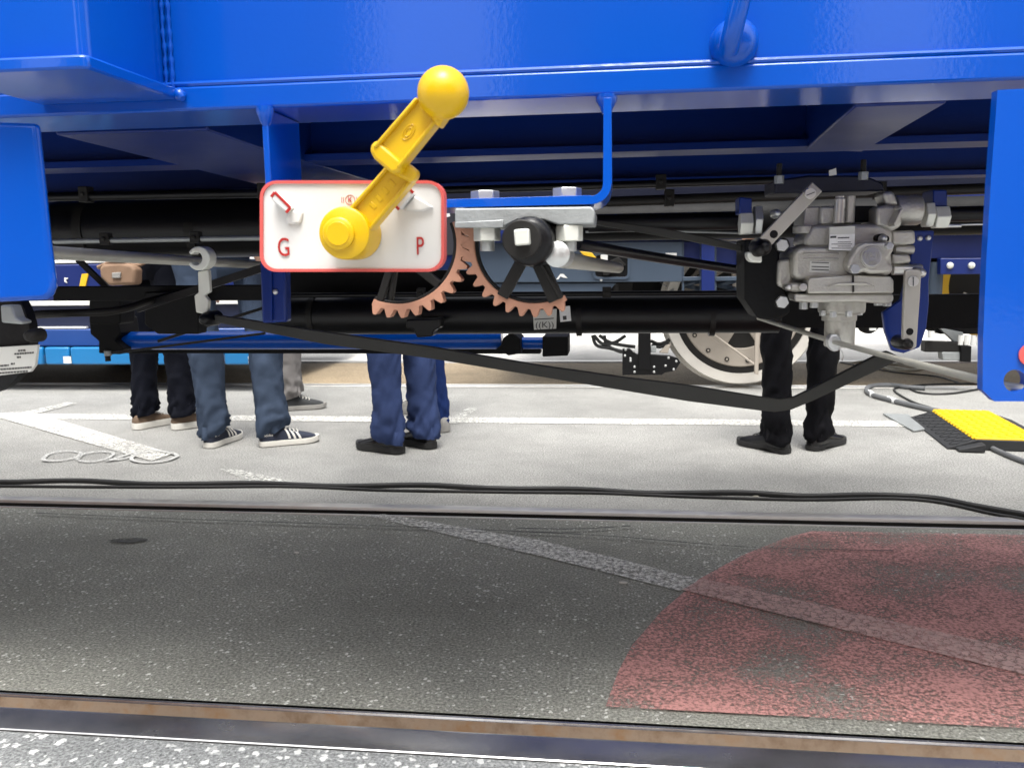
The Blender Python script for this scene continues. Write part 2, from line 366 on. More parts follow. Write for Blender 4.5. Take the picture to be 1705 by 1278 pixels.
# painted markings and marks
def mark(name, pts, m, parent, z=.004): return MB().add([gr(x, y)+Vector((0, 0, z)) for x, y in pts], [tuple(range(len(pts)))[::-1]]).build(name, m, parent)
def ribbon(name, path, hw, m, parent, z=.004, n=5):
    P = spline([gr(x, y) for x, y in path], n); mb = MB(); vs = []
    for i, p in enumerate(P):
        d = (P[min(i+1, len(P)-1)]-P[max(i-1, 0)]).normalized(); q = Vector((-d.y, d.x, 0))*hw*(.8+.4*noise.noise(p*9))
        vs += [p+q+Vector((0, 0, z)), p-q+Vector((0, 0, z))]
    mb.add(vs, [(2*i, 2*i+1, 2*i+3, 2*i+2) for i in range(len(P)-1)]); return mb.build(name, m, parent)
MB().add([(-9, 4.57, .004), (2.02, 4.57, .004), (2.02, 4.73, .004), (-9, 4.73, .004)], [(0, 1, 2, 3)]).build('white_line', 'line_paint', road)
mark('white_line', [(-15, 690), (22, 688), (62, 690), (288, 757), (252, 769), (0, 697)], 'line_paint', road, .007)
mark('white_line', [(30, 689), (112, 671), (128, 673), (60, 690)], 'line_faint', road, .0075)
mark('white_line', [(742, 706), (778, 680), (796, 681), (764, 706)], 'line_faint', road, .0078)
mark('white_line', [(365, 782), (398, 783), (505, 807), (430, 807)], 'line_faint', road, .0045)
for q in ([(72, 766), (84, 757), (112, 753), (134, 756), (126, 764), (98, 769), (76, 769), (72, 766)],
          [(128, 768), (140, 758), (168, 754), (189, 757), (178, 766), (150, 771), (130, 769)],
          [(176, 770), (200, 763), (228, 755), (214, 764), (176, 770)],
          [(290, 758), (262, 753), (232, 758), (219, 767), (238, 772), (272, 770), (295, 762), (285, 755)]):
    ribbon('chalk_writing', q, .011, 'chalk', road, .0095)
mark('white_line', [(610, 859.5), (640, 857), (900, 901), (1040, 934), (1169, 967), (1136, 986), (1010, 954), (900, 927)], 'line_paint', track)
arc_px = [(1008, 1180), (1030, 1120), (1052, 1078), (1100, 1022), (1165, 966), (1238, 926), (1310, 897), (1352, 886.5)]
MB().add([gr(x, y)+Vector((0, 0, .006)) for x, y in arc_px]+[Vector((2.9, YF-.105, .006)), Vector((2.9, YN+.1, .006))], [tuple(range(10))[::-1]]).build('red_road_circle', 'red_road_paint', track)
mark('overpainted_line', [(1169, 967), (1704, 1088), (1900, 1132), (1900, 1172), (1704, 1128), (1136, 986)], 'pink_road_paint', track, .0085)
ribbon('tar_seam', [(60, 858), (300, 868), (700, 882), (1000, 896), (1240, 915), (1500, 922)], .004, 'tar_seam', track, .0105)
ribbon('tar_seam', [(860, 884), (960, 885), (1050, 880)], .005, 'tar_seam', track, .0108)
MB().add([gr(213, 901)+Vector((.06*math.cos(a)+.02*math.sin(a), .028*math.sin(a), .0045)) for a in [i*.2617*1 for i in range(24)]], [tuple(range(24))]).build('oil_stain', 'oil_stain', track)

# ================================================================== THE BLUE WAGON
YS, ZS = 1.15, 1.106                    # outer face and bottom of its sole bar
wag = thing('freight_wagon', 'bright blue freight wagon underframe with brake gear across the top of the picture', 'wagon', (0, 2.2, 0))
X0, X1 = -9, 8
MB().box((X0, YS+.006, ZS+.034), (X1, YS+.02, 1.5)).build('sole_bar', 'blue_paint', wag)
fl = MB().box((X0, YS, ZS), (X1, YS+.135, ZS+.033)).build('bottom_flange', 'blue_paint', wag, .004)
MB().tube([(x*.25+X0, YS+.004, ZS+.036) for x in range(69)], .004, 8).build('weld_bead', 'blue_paint', fl)
MB().box((X0, YS+.01, 1.5), (X1, 2.58, 1.56)).build('floor', 'underframe_shade', wag)  # floor ends short so light reaches the street; its near-black imitates shade
MB().box((X0, 3.13, ZS), (X1, 3.25, ZS+.02)).add(*[MB().box((X0, 3.19, ZS+.02), (X1, 3.2, 1.3)).v, MB().box((0,0,0),(1,1,1)).f]).build('far_sole_bar', 'underframe_shade', wag)  # painted near-black so the far bar looks shaded
for y in (1.78, 2.52):
    mb = MB().box((X0, y, ZS+.004), (X1, y+.1, ZS+.018)); k = MB().box((X0, y+.045, ZS+.018), (X1, y+.055, 1.5)); mb.add(k.v, k.f); mb.build('centre_sill', 'blue_shaded', wag)
for x in (-3.4, -1.25, .62, 2.6, 4.2):
    MB().box((x, YS+.14, 1.22), (x+.01, 3.12, 1.498)).build('cross_member', 'underframe_shade', wag)
# diagonal braces lying under the floor
def brace(px, z=ZS+.002, h=.1):
    MB().prism([atz(x, y, z) for x, y in px], (0, 0, h)).build('diagonal_brace', 'blue_shaded', wag, .003)
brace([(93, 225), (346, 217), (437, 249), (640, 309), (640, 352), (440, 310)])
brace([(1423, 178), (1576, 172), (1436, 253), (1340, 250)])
# stake pocket box, upper left
bz = at(145, 112, .95).z
a = [atz(-160, 112, bz), atz(128, 111, bz), atz(150, 114, bz), atz(299, 166, bz)]
fx = lambda p, y: Vector((p.x, y, bz-.001))
outl = [fx(a[0], .95), fx(a[1], .95), fx(a[2], .956), Vector((a[3].x, YS-.001, bz-.001)), Vector((a[0].x, YS-.001, bz-.001))]
pk = MB().prism(outl, (0, 0, .016)).build('pocket_base_plate', 'blue_paint', wag, .003)
xa = at(120, 50, .965).x; xb = at(266, 60, YS).x
ol = [Vector((a[0].x, .968, bz+.015)), Vector((xa, .968, bz+.015))]+[Vector((xa+.016*math.sin(t), .984-.016*math.cos(t), bz+.015)) for t in (.3, .6, .9, 1.2)]+[Vector((xb, YS+.004, bz+.015)), Vector((a[0].x, YS+.004, bz+.015))]
sp = MB().prism(ol, (0, 0, .6)).build('stake_pocket', 'blue_paint', wag)
for dx in (.004, .013):
    P = [Vector((xb+dx+.0012*noise.noise(Vector((i*.7, dx*99, 0))), YS+.003, bz+.012+i*.006)) for i in range(50)]
    MB().tube(P, [.0028+.0011*math.sin(i*2.1)+.0008*noise.noise(Vector((i*.9, dx*50, 2))) for i in range(50)], 8).build('weld_bead', 'blue_paint', sp)
MB().lathe(at(299, 158, YS-.004), (.6, -.3, -.6), [(-.01, .004), (-.004, .008), (.004, .008), (.009, .004)], 10).build('weld_bead', 'blue_paint', sp)
# hanging post at the left edge
lp = pp([(-90, 200), (60, 205), (62, 225), (70, 300), (80, 400), (88, 462), (89, 478), (84, 492), (72, 499), (-90, 507)], 1.0, .012).build('hanging_post', 'blue_paint', wag, .008, 3)
# vertical hanger plate behind the changeover plate
xh = at(442, 230, YS-.002).x; zl = at(442, 345, YS).z
MB().box((xh-.0045, YS-.002, zl), (xh+.0045, YS+.118, ZS-.001)).build('hanger_plate', 'blue_paint', wag, .002)
MB().lathe((xh, YS+.002, ZS-.006), (0, 0, 1), [(-.02, .003), (-.012, .008), (0, .012), (.008, .012)], 12).build('weld_bead', 'blue_paint', wag)
MB().lathe((at(1010, 168, YS).x, YS+.01, ZS-.006), (0, 0, 1), [(-.016, .006), (-.008, .009), (0, .014), (.008, .014)], 12).build('weld_bead', 'blue_paint', wag)
pst = pp([(432, 432), (474, 432), (476, 536), (436, 538)], 1.5, .03).build('lower_post', 'blue_shaded', wag, .004)
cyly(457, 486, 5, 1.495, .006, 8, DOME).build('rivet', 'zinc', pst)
pp([(446, 440), (452, 440), (453, 533), (449, 535)], 1.494, .006).build('post_edge', 'blue_shaded', pst)
# bent bracket that carries the gear block
Yb = 1.1; wd = .13
o1 = [(1018, 163), (1019, 306)]+arc((984, 306), 34, 0, 90, 6)+[(735, 346), (447, 352)]
i1 = [(447, 339), (735, 332), (984, 325)]+arc((984, 306), 20, 90, 0, 6)+[(1005, 163)]
br = pp(o1+i1, Yb, wd).build('bent_bracket', 'blue_paint', wag, .0025)
def hexprism(P, axis, L, af, name, m, par, bevel=.0012, rot=0):
    r = af/math.sqrt(3); ax = Vector(axis).normalized(); ref = Vector((0, 1, 0)) if abs(ax.y) < .9 else Vector((0, 0, 1))
    nx = ax.cross(ref).normalized(); ny = ax.cross(nx)
    pts = [P+(nx*math.cos(R(60*i)+rot)+ny*math.sin(R(60*i)+rot))*r for i in range(6)]
    return MB().prism(pts, ax*L).build(name, m, par, bevel)
def thread(P, axis, L, r, m, par, name='thread', n=9):
    prof = []
    for i in range(n): prof += [(L*i/n, r), (L*(i+.5)/n, r*.9)]
    return MB().lathe(P, axis, prof+[(L, r*.85)], 14).build(name, m, par)
# galvanised bearing block
gb = pp([(757, 347), (985, 344), (991, 352), (989, 373), (930, 374), (905, 366), (862, 366), (838, 378), (757, 378)], Yb-.012, .12).build('bearing_block', 'galvanised', wag, .002)
pp([(757, 370), (838, 366), (838, 379), (757, 379)], Yb-.016, .004).build('block_lip', 'galvanised', gb, .0008)
for hx, hy, nx_, ny_ in ((804, 325, 811, 388), (943, 320, 948, 386)):
    Yc = Yb+.045
    b = at(hx, hy+7, Yc-.02); hexprism(Vector((b.x, Yc, at(hx, hy+5, Yb).z)), (0, 0, 1), .0125, .034, 'bolt_head', 'zinc', wag, rot=R(12))
    zz = at(nx_, 373, Yb-.012).z
    b2 = at(nx_, ny_, Yc-.04); nu = hexprism(Vector((b2.x, Yc-.04, zz-.021)), (0, 0, 1), .02, .031, 'nut', 'pale_zinc', wag, rot=R(12))
    thread(Vector((b2.x, Yc-.04, zz-.034)), (0, 0, 1), .014, .0098, 'zinc', nu)
# shaft boss with square end
bo = cyly(880, 401, 42, Yb-.03, .11, 28, [(0, .72), (.05, .93), (.15, 1), (.6, 1.05), (1, 1.05)]).build('shaft_boss', 'black_paint', wag)
cyly(868, 398, 33, Yb-.045, .02, 24).build('boss_collar', 'black_steel', bo, .002)
MB().prism([at(868+a_, 395+b_, Yb-.062) for a_, b_ in ((-13, -13), (12, -15), (14, 12), (-11, 14))], (0, .03, 0)).build('square_shaft_end', 'pale_zinc', bo, .002)
pp([(880, 372), (925, 372), (940, 388), (938, 418), (915, 440), (880, 446)], Yb+.01, .05).build('boss_flange', 'black_paint', bo, .004)
# spigot with eye and the chromed rod going back
P = at(935, 432, 1.14); Q = at(1030, 446, 1.9)
sg = MB().lathe(at(930, 424, 1.1), (Q-P), [(-.015, .012), (-.012, .0165), (.03, .0165), (.034, .014)], 20).build('pull_rod_eye', 'zinc', wag)
MB().tube([P+(Q-P)*.02, Q], .0115, 14).build('pull_rod', 'tube_steel', wag)
# toothed sectors
def sector(cx, cy, Y, a0, a1, first, name_lbl, spokes, th=.022):
    C = at(cx, cy, Y); k = mpp(C); pts = []
    def pol(r, a): return (cx+r*math.cos(R(a)), cy+r*math.sin(R(a)))
    ang = first; teeth = []
    outer = [pol(109, a0)]
    while ang < a1-3:
        if ang > a0+2:
            outer += [pol(109, ang-4.1), pol(113, ang-3.3), pol(119, ang-2.0), pol(122.5, ang-1.0), pol(122.5, ang+1.0), pol(119, ang+2.0), pol(113, ang+3.3), pol(109, ang+4.1)]
        ang += 11.25
    outer.append(pol(109, a1)); inner = [pol(99, a1+(a0-a1)*i/24) for i in range(25)]
    g_ = lab(pp(outer+inner, Y, th).build('toothed_rim', 'copper_paint', wag, .0012), name_lbl)
    mb = MB()
    for (p, q, wdt, yo) in spokes:
        A, B = Vector(p), Vector(q); d = (B-A).normalized(); nn = Vector((-d.y, d.x))*wdt/2
        mb2 = pp([tuple(A+nn), tuple(B+nn), tuple(B-nn), tuple(A-nn)], Y+yo, .012); mb2.build('spoke', 'black_steel', g_, .0015)
    pp([pol(99.5, a0+(a1-a0)*i/24) for i in range(25)]+[pol(94, a1+(a0-a1)*i/24) for i in range(25)], Y+.004, .014).build('inner_rib', 'black_steel', g_, .001)
    return g_
gl = sector(661, 407, 1.125, -22, 113, -15.5+11.25*0, 'copper painted toothed sector hanging behind the white plate',
       [((654, 430), (630, 505), 12, .002), ((661, 420), (735, 478), 14, .004), ((660, 425), (648, 506), 8, .007)])
grr = sector(889, 406, 1.125, 60, 199, 66.6, 'copper painted toothed sector on the black shaft boss',
       [((876, 420), (836, 494), 20, -.004), ((890, 420), (926, 500), 26, -.006), ((893, 425), (934, 497), 6, -.01)])
MB().tube([at(661, 407, .98), at(661, 407, 1.2)], .017, 16).build('changeover_shaft', 'black_paint', wag)
# changeover plate G / P
YP = .92
pl = lab(pp(rrect(433, 301, 739, 452, 27, 6), YP, .011).build('changeover_plate', 'white_plastic', wag, .0012), 'white rounded plate marked G and P with a red rim')
out_r, in_r = rrect(432.5, 300.5, 739.5, 452.5, 27.5, 6), rrect(437.5, 305.5, 734.5, 447.5, 23, 6)
pp(out_r, YP-.0025, .0145, [in_r]).build('red_rim', 'red_plastic', pl)
text('G', 473, 413, 30, YP, 'red_paint', pl, sx=.72); text('P', 699.5, 411, 30, YP, 'red_paint', pl, sx=.66)
def stop_block(pts, ridge):
    b = pp(pts, YP-.012, .0125).build('handle_stop', 'white_plastic', pl, .0015)
    for (p, q) in ridge:
        A, B = Vector(p), Vector(q); d = (B-A).normalized(); nn = Vector((-d.y, d.x))*2.3
        pp([tuple(A+nn), tuple(B+nn), tuple(B-nn), tuple(A-nn)], YP-.0128, .0016).build('red_edge', 'red_paint', b, .0003)
stop_block([(458, 319), (484, 346), (477, 354), (462, 342), (450, 331)], [((451, 328), (457, 320)), ((457, 320), (483, 346)), ((483, 346), (476, 354))])
stop_block([(679, 313), (688, 322), (665, 349), (655, 339)], [((681, 314), (688, 321)), ((680, 315), (656, 340)), ((656, 340), (664, 349))])
pp([(484, 350), (504, 352), (500, 372), (478, 374), (475, 362)], YP-.004, .0045).build('stop_fairing', 'white_plastic', pl, .002)
pp([(690, 325), (722, 345), (702, 352), (672, 350)], YP-.004, .0045).build('stop_fairing', 'white_plastic', pl, .002)
lg = MB()
for rr, cx in ((8, 583), ):
    c8 = at(583, 333, YP-.0004); k = mpp(c8); lg.tube([c8+Vector((math.cos(t*.2618)*rr*k, 0, math.sin(t*.2618)*rr*k)) for t in range(25)], .0003, 6)
lg.build('logo_ring', 'red_paint', pl); text('K', 583, 333, 8, YP, 'red_paint', pl, 'logo_letter')
for dx in (-13, -16.5, 13, 16.5):
    c8 = at(583+dx*.85, 333, YP-.0004); k = mpp(c8); MB().tube([c8+Vector((0, 0, (z_)*k)) for z_ in (-5, 0, 5)], .0003, 6).build('logo_bar', 'red_paint', pl)
# yellow changeover handle
YH = .872
hd = lab(cyly(572, 388, 44, YH, YP-YH-.001, 40, [(0, .9), (.03, .975), (.1, 1), (1, 1)]).build('changeover_handle', 'yellow_plastic', wag), 'yellow changeover handle with a ball end set across the white plate')
cyly(562, 389, 27, YH-.006, .008, 32, [(0, .88), (.2, 1), (1, 1)]).build('hub_boss', 'yellow_plastic', hd)
cyly(562, 389, 20, YH-.007, .003, 32).build('hub_cap', 'yellow_plastic', hd, .0006)
def channel(pA, pB, wA, wB, Y, th, rib=7, name='arm'):
    A, B = Vector(pA), Vector(pB); d = (B-A).normalized(); nn = Vector((-d.y, d.x))
    pp([tuple(A+nn*wA), tuple(B+nn*wB), tuple(B-nn*wB), tuple(A-nn*wA)], Y+.006, th-.006).build(name, 'yellow_plastic', hd, .002)
    for s in (1, -1):
        pp([tuple(A+nn*s*wA), tuple(B+nn*s*wB), tuple(B+nn*s*(wB-rib)), tuple(A+nn*s*(wA-rib))], Y, th).build('side_rib', 'yellow_plastic', hd, .002)
channel((592, 372), (668, 284), 26, 25, YH+.004, .022, name='lower_arm')
channel((642, 262), (712, 178), 29, 27, YH-.028, .024, name='upper_arm')
pp([(617, 240), (627, 232), (668, 268), (668, 285), (652, 290), (622, 264), (615, 252)], YH-.026, .022).build('arm_shoulder', 'yellow_plastic', hd, .004, 3)
pp([(638, 268), (652, 250), (694, 284), (692, 296), (682, 304), (655, 290)], YH-.01, .02).build('arm_step', 'yellow_plastic', hd, .004, 3)
cb = at(738, 155, YH-.03); rb = 43.2*mpp(cb); MB().lathe(cb, (0, 0, 1), [(-rb*math.cos(t*math.pi/24), rb*math.sin(t*math.pi/24)) for t in range(25)], 40).build('handle_ball', 'yellow_plastic', hd)
pp([(700, 168), (722, 150), (752, 178), (728, 212)], YH-.03, .026).build('ball_neck', 'yellow_plastic', hd, .004, 3)
ang = math.atan2(88, 76)
for i in range(4):
    t = .35+.14*i; c8 = (592+(668-592)*t+2, 372+(284-372)*t+2)
    pp([(c8[0]-7, c8[1]-3), (c8[0]-2, c8[1]-8), (c8[0]+7, c8[1]+1), (c8[0]+2, c8[1]+6)], YH+.0092, .002).build('embossed_mark', 'yellow_plastic', hd, .0005)
for rr in (12, 7):
    c8 = at(680, 220, YH-.0225); k = mpp(c8)
    MB().tube([c8+Vector((math.cos(t*.3142)*rr*.75*k+math.sin(t*.3142)*rr*.5*k, 0, math.sin(t*.3142)*rr*k)) for t in range(21)], .0006, 6).build('embossed_mark', 'yellow_plastic', hd)
# domed boss with grab handle at the top
dm = cyly(1228, 62, 40, YS-.028, .034, 28, [(0, .0), (.03, .3), (.12, .58), (.3, .82), (.55, .96), (.8, 1), (1, 1.04)]).build('grab_handle_boss', 'blue_paint', wag)
hp = [at(1213, 84, YS-.03), at(1217, 66, YS-.042), at(1224, 36, YS-.05), at(1233, 0, YS-.055), at(1243, -40, YS-.06), at(1253, -90, YS-.06)]
MB().tube(spline(hp, 5), .0125, 16).build('grab_handle', 'blue_paint', dm)
# right hand bracket with an eye hole
rbk = pp([(1661, 150), (1900, 138), (1900, 668), (1656, 668), (1636, 649), (1637, 560), (1642, 440), (1650, 300)], .97, .014, [arc((1690, 634), 19, 0, 345, 23)]).build('lifting_bracket', 'blue_paint', wag)
tl = at(1715, 590, .969); MB().lathe(tl, (0, 1, 0), [(-.002, .012), (0, .012)], 20).build('red_spot', 'red_plastic', rbk)
MB().tube(spline([at(1263, 529, 1.62), at(1390, 569, 1.4), at(1520, 604, 1.2), at(1640, 634, 1.03), at(1690, 645, .985), at(1760, 652, .95)], 6), [.0042]*12+[.0052]*19, 12).build('release_rod', 'tube_steel', wag)
# ------------------------------------------------------------------ distributor valve and its levers
def V(x, y): return (1180+.2465*x, 260+.2465*y)
def vp(pts, Y, th, name, m, par, bevel=.003, seg=3):
    return pp([V(*p) for p in pts], Y, th).build(name, m, par, bevel, seg)
def vcyl(x, y, r, Y, d, name, m, par, prof=None, n=24):
    X, Yp = V(x, y); return cyly(X, Yp, r*.2465, Y, d, n, prof).build(name, m, par, .0008)
def vcylx(x0, x1, y, r, Y, name, m, par, prof=None):
    return cylx(V(x0, y)[0], V(x1, y)[0], V(0, y)[1], r*.2465, Y, 24, prof).build(name, m, par, .001)
def vcylz(x, y0, y1, r, Y, name, m, par, prof=None):
    return cylz(V(x, y0)[0], V(x, y0)[1], V(x, y1)[1], r*.2465, Y, 24, prof).build(name, m, par, .001)
YV = 1.40
va = vp([(600, 620), (640, 608), (900, 606), (960, 612), (1240, 640), (1245, 800), (980, 832), (610, 838), (566, 820), (570, 640)], YV, .12, 'distributor_valve', 'cast_alu', wag, .012, 4)
lab(va, 'cast aluminium brake distributor valve with levers bolted under the wagon')
for yy in (655, 690):
    vp([(640, yy), (880, yy-2), (880, yy+9), (640, yy+10)], YV-.003, .006, 'casting_rib', 'cast_alu', va, .002)
vp([(470, 700), (560, 690), (575, 820), (560, 890), (500, 895), (462, 870)], YV+.02, .1, 'side_cover', 'cast_alu', va, .008)
vcylx(480, 560, 790, 60, YV+.06, 'side_cap', 'cast_alu', va)
# upper head
vp([(650, 345), (750, 338), (752, 490), (740, 505), (660, 500), (640, 470)], YV+.035, .08, 'head_block', 'cast_alu', va, .005)
vcylz(640, 470, 522, 70, YV+.03, 'threaded_cap', 'cast_alu', va, [(0, .9), (.1, 1), (.9, 1), (1, .92)])
vp([(752, 336), (985, 332), (985, 455), (752, 470)], YV+.02, .09, 'head_block', 'cast_alu', va, .005)
vcylz(880, 268, 455, 36, YV+.01, 'adjusting_screw', 'machined_alu', va, [(0, 1), (.9, 1), (.91, .8), (1, .8)])
vcylz(948, 268, 450, 34, YV+.02, 'adjusting_screw', 'cast_alu', va)
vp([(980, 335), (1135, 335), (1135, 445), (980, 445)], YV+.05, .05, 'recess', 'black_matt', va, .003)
vp([(1132, 340), (1200, 328), (1300, 335), (1310, 470), (1240, 510), (1130, 470)], YV+.01, .09, 'head_block', 'cast_alu', va, .006)
vp([(1170, 245), (1250, 230), (1290, 330), (1200, 340)], YV+.02, .05, 'head_lug', 'cast_alu', va, .006)
vcylx(1255, 1432, 368, 100, YV+.05, 'head_cylinder', 'cast_alu', va, [(0, .95), (.05, 1), (.86, 1), (.95, .95), (1, .8)])
vp([(1250, 455), (1300, 350), (1320, 352), (1262, 475)], YV-.02, .03, 'casting_rib', 'cast_alu', va, .004)
vp([(700, 462), (1180, 455), (1250, 500), (1240, 640), (650, 620), (640, 560)], YV+.012, .09, 'neck_casting', 'cast_alu', va, .008)
vcyl(1298, 350, 18, YV-.012, .02, 'screw_head', 'machined_alu', va, DOME)
# oval cover with two bolts
cov = vp([(935, 740), (948, 690), (1010, 600), (1060, 580), (1200, 578), (1240, 580), (1252, 600), (1250, 640), (1215, 690), (1225, 720), (1250, 745), (1245, 790), (1090, 795), (1060, 778), (1000, 795), (955, 790)], YV-.03, .032, 'oval_cover', 'cast_alu', va, .006, 4)
vcyl(1105, 682, 76, YV-.033, .006, 'cover_disc', 'cast_alu', cov); vcyl(1105, 682, 64, YV-.0345, .004, 'cover_disc', 'machined_alu', cov)
hexprism(at(*V(1226, 606), YV-.042), (0, 1, 0), .013, .0105, 'cover_bolt', 'zinc', cov, .0008)
hexprism(at(*V(992, 762), YV-.042), (0, 1, 0), .013, .0135, 'cover_bolt', 'zinc', cov, .0008)
text('((K))', *V(1105, 668), 9, YV-.0345, 'cast_alu', cov, 'embossed_logo', extr=.0008)
text('((K))', *V(1108, 718), 5, YV-.0345, 'cast_alu', cov, 'embossed_logo', extr=.0008)
vp([(1140, 535), (1180, 520), (1225, 545), (1225, 575), (1140, 572)], YV-.01, .03, 'breather', 'black_matt', va)
vcyl(1190, 556, 28, YV-.022, .02, 'breather_cap', 'zinc', va, DOME)
# right hand lobe and lever shaft
vp([(1235, 505), (1395, 500), (1400, 590), (1330, 600), (1240, 598)], YV+.02, .06, 'side_lobe', 'cast_alu', va, .004)
vcylx(1255, 1385, 632, 30, YV+.03, 'side_cap', 'cast_alu', va, [(0, .9), (.08, 1), (.92, 1), (1, .9)])
vp([(1240, 660), (1365, 665), (1370, 720), (1245, 730)], YV+.015, .05, 'side_lobe', 'cast_alu', va, .004)
vcylx(1240, 1440, 765, 34, YV+.03, 'lever_shaft', 'machined_alu', va, [(0, 1.1), (.5, 1), (.94, 1), (1, .9)])
vcyl(1450, 790, 42, YV-.01, .05, 'shaft_end', 'machined_alu', va, DOME)
# lower housing, flange, neck and drain tube
vp([(670, 840), (690, 822), (965, 800), (1230, 812), (1250, 835), (1252, 925), (670, 928)], YV-.02, .14, 'lower_housing', 'cast_alu', va, .01, 4)
vp([(800, 880), (880, 855), (1060, 852), (1130, 880), (1060, 872), (880, 874)], YV-.024, .008, 'casting_rib', 'cast_alu', va, .003)
vp([(970, 805), (982, 805), (984, 918), (972, 918)], YV-.0225, .006, 'parting_line', 'black_steel', va, 0)
vp([(520, 855), (660, 858), (668, 915), (600, 922), (518, 905)], YV-.005, .1, 'side_arm', 'cast_alu', va, .008)
vcyl(545, 885, 28, YV-.015, .02, 'arm_pin', 'machined_alu', va, DOME); vcyl(640, 885, 26, YV-.02, .03, 'arm_pin', 'machined_alu', va)
vp([(575, 930), (1250, 926), (1255, 975), (1225, 1000), (1000, 985), (700, 990), (580, 982)], YV-.012, .13, 'flange', 'cast_alu', va, .005)
for (x, y) in ((640, 1015), (712, 1005), (1145, 990), (1205, 995)):
    hexprism(at(*V(x, y+18), YV+.02), (0, 0, 1), .012, .0125, 'flange_bolt', 'zinc', va, .0008)
vcylz(895, 975, 1065, 152, YV+.05, 'drain_neck', 'cast_alu', va, [(0, .86), (.15, .98), (.5, 1), (1, 1)])
for (x, y) in ((770, 1070), (945, 1075), (1015, 1065), (840, 1080)):
    hexprism(at(*V(x, y+8), YV-.005 if 800 < x < 1000 else YV+.03), (0, 0, 1), .009, .010, 'flange_bolt', 'zinc', va, .0008)
vcylz(880, 1060, 1110, 112, YV+.05, 'drain_neck', 'cast_alu', va)
vcylz(880, 1105, 1285, 98, YV+.05, 'drain_tube', 'cast_alu', va, [(0, .94), (.06, 1), (1, 1)])
X_, Y_ = V(880, 1262); tp = pp([(1378, 566), (1384, 556), (1396, 556), (1402, 568), (1398, 584), (1388, 586), (1380, 578)], YV+.0, .02).build('drain_cock', 'zinc', va, .003)
MB().tube(spline([at(1398, 580, YV), at(1404, 590, YV), at(1402, 600, YV+.01)], 4), .0012, 6).build('drain_wire', 'zinc', va)
# data plates
sp1 = vp([(818, 478), (990, 470), (985, 640), (812, 632)], YV-.008, .004, 'data_plate', 'sticker', va, .0006)
vp([(818, 530), (988, 524), (984, 640), (812, 632)], YV-.0086, .001, 'data_sticker', 'sticker_white', sp1, 0)
vp([(872, 548), (950, 546), (950, 554), (872, 556)], YV-.009, .0006, 'print_line', 'ink', sp1, 0)
for i, (xa_, xb_) in enumerate(((872, 960), (830, 970), (872, 960), (830, 975))):
    yy = 578+i*14; vp([(xa_ if i < 3 else 830, yy), (xb_, yy), (xb_, yy+4), (xa_ if i < 3 else 830, yy+4)], YV-.009, .0006, 'print_line', 'ink', sp1, 0)
vp([(822, 540), (862, 538), (862, 552), (822, 554)], YV-.009, .0006, 'print_mark', 'ink', sp1, 0)
sp2 = vp([(686, 706), (826, 712), (812, 792), (678, 782)], YV-.0012, .003, 'data_plate', 'sticker', va, .0004)
for yy in (714, 742, 762): vp([(696, yy), (812, yy+4), (811, yy+10), (695, yy+6)], YV-.0018, .0006, 'print_line', 'ink', sp2, 0)
# upper lever
def strap(name, pA, pB, w_, Y, th, m, par, holes=()):
    A, B = Vector(pA), Vector(pB); d = (B-A).normalized(); nn = Vector((-d.y, d.x))*w_/2
    return pp([tuple(A+nn), tuple(B+nn), tuple(B-nn), tuple(A-nn)], Y, th, holes).build(name, m, par, .0015)
ul = lab(strap('upper_lever', V(380, 580), V(735, 205), 23, YV-.06, .009, 'lever_steel', wag), 'slanting steel lever strap at the upper left of the valve')
vcyl(688, 250, 38, YV-.066, .007, 'lever_pin', 'machined_alu', ul); vp([(660, 262), (716, 240), (718, 246), (662, 268)], YV-.067, .002, 'pin_slot', 'ink', ul, 0)
vcyl(441, 527, 27, YV-.0612, .004, 'pin_hole', 'black_matt', ul)
cl = vcyl(385, 610, 66, YV-.075, .07, 'fork_joint', 'black_paint', wag, DOME)
vcyl(350, 640, 40, YV-.08, .03, 'joint_pin', 'black_steel', cl, DOME)
vp([(260, 645), (360, 660), (362, 720), (290, 718), (262, 690)], YV-.05, .03, 'joint_nut', 'pale_zinc', cl, .003)
# right lever
rl = lab(vp([(1330, 772), (1350, 764), (1420, 765), (1438, 780), (1428, 960), (1405, 1290), (1370, 1310), (1310, 1290), (1318, 1000)], YV-.045, .01, 'right_lever', 'lever_steel', wag, .002), 'upright steel lever strap at the right of the valve')
vcyl(1384, 845, 36, YV-.051, .008, 'lever_pin', 'machined_alu', rl); vp([(1380, 815), (1386, 815), (1386, 876), (1380, 876)], YV-.052, .002, 'pin_slot', 'ink', rl, 0)
vcyl(1360, 1185, 24, YV-.0462, .004, 'pin_hole', 'black_matt', rl)
fj = vcyl(1362, 1275, 48, YV-.06, .06, 'fork_joint', 'black_paint', wag, DOME); vcyl(1362, 1278, 22, YV-.07, .02, 'joint_pin', 'black_steel', fj, DOME)
# blue carrier plate behind the right lever
bp_ = pp([(1520, 384), (1556, 384), (1552, 420), (1547, 470), (1547, 505), (1543, 545), (1532, 578), (1505, 588), (1486, 584), (1474, 552), (1470, 520), (1500, 500), (1515, 440)], YV+.03, .012).build('carrier_plate', 'blue_shaded', wag, .002)
for x, y in ((1533, 397), (1547, 396)): cyly(x, y, 4.5, YV+.025, .006, 10, DOME).build('rivet', 'zinc', bp_)
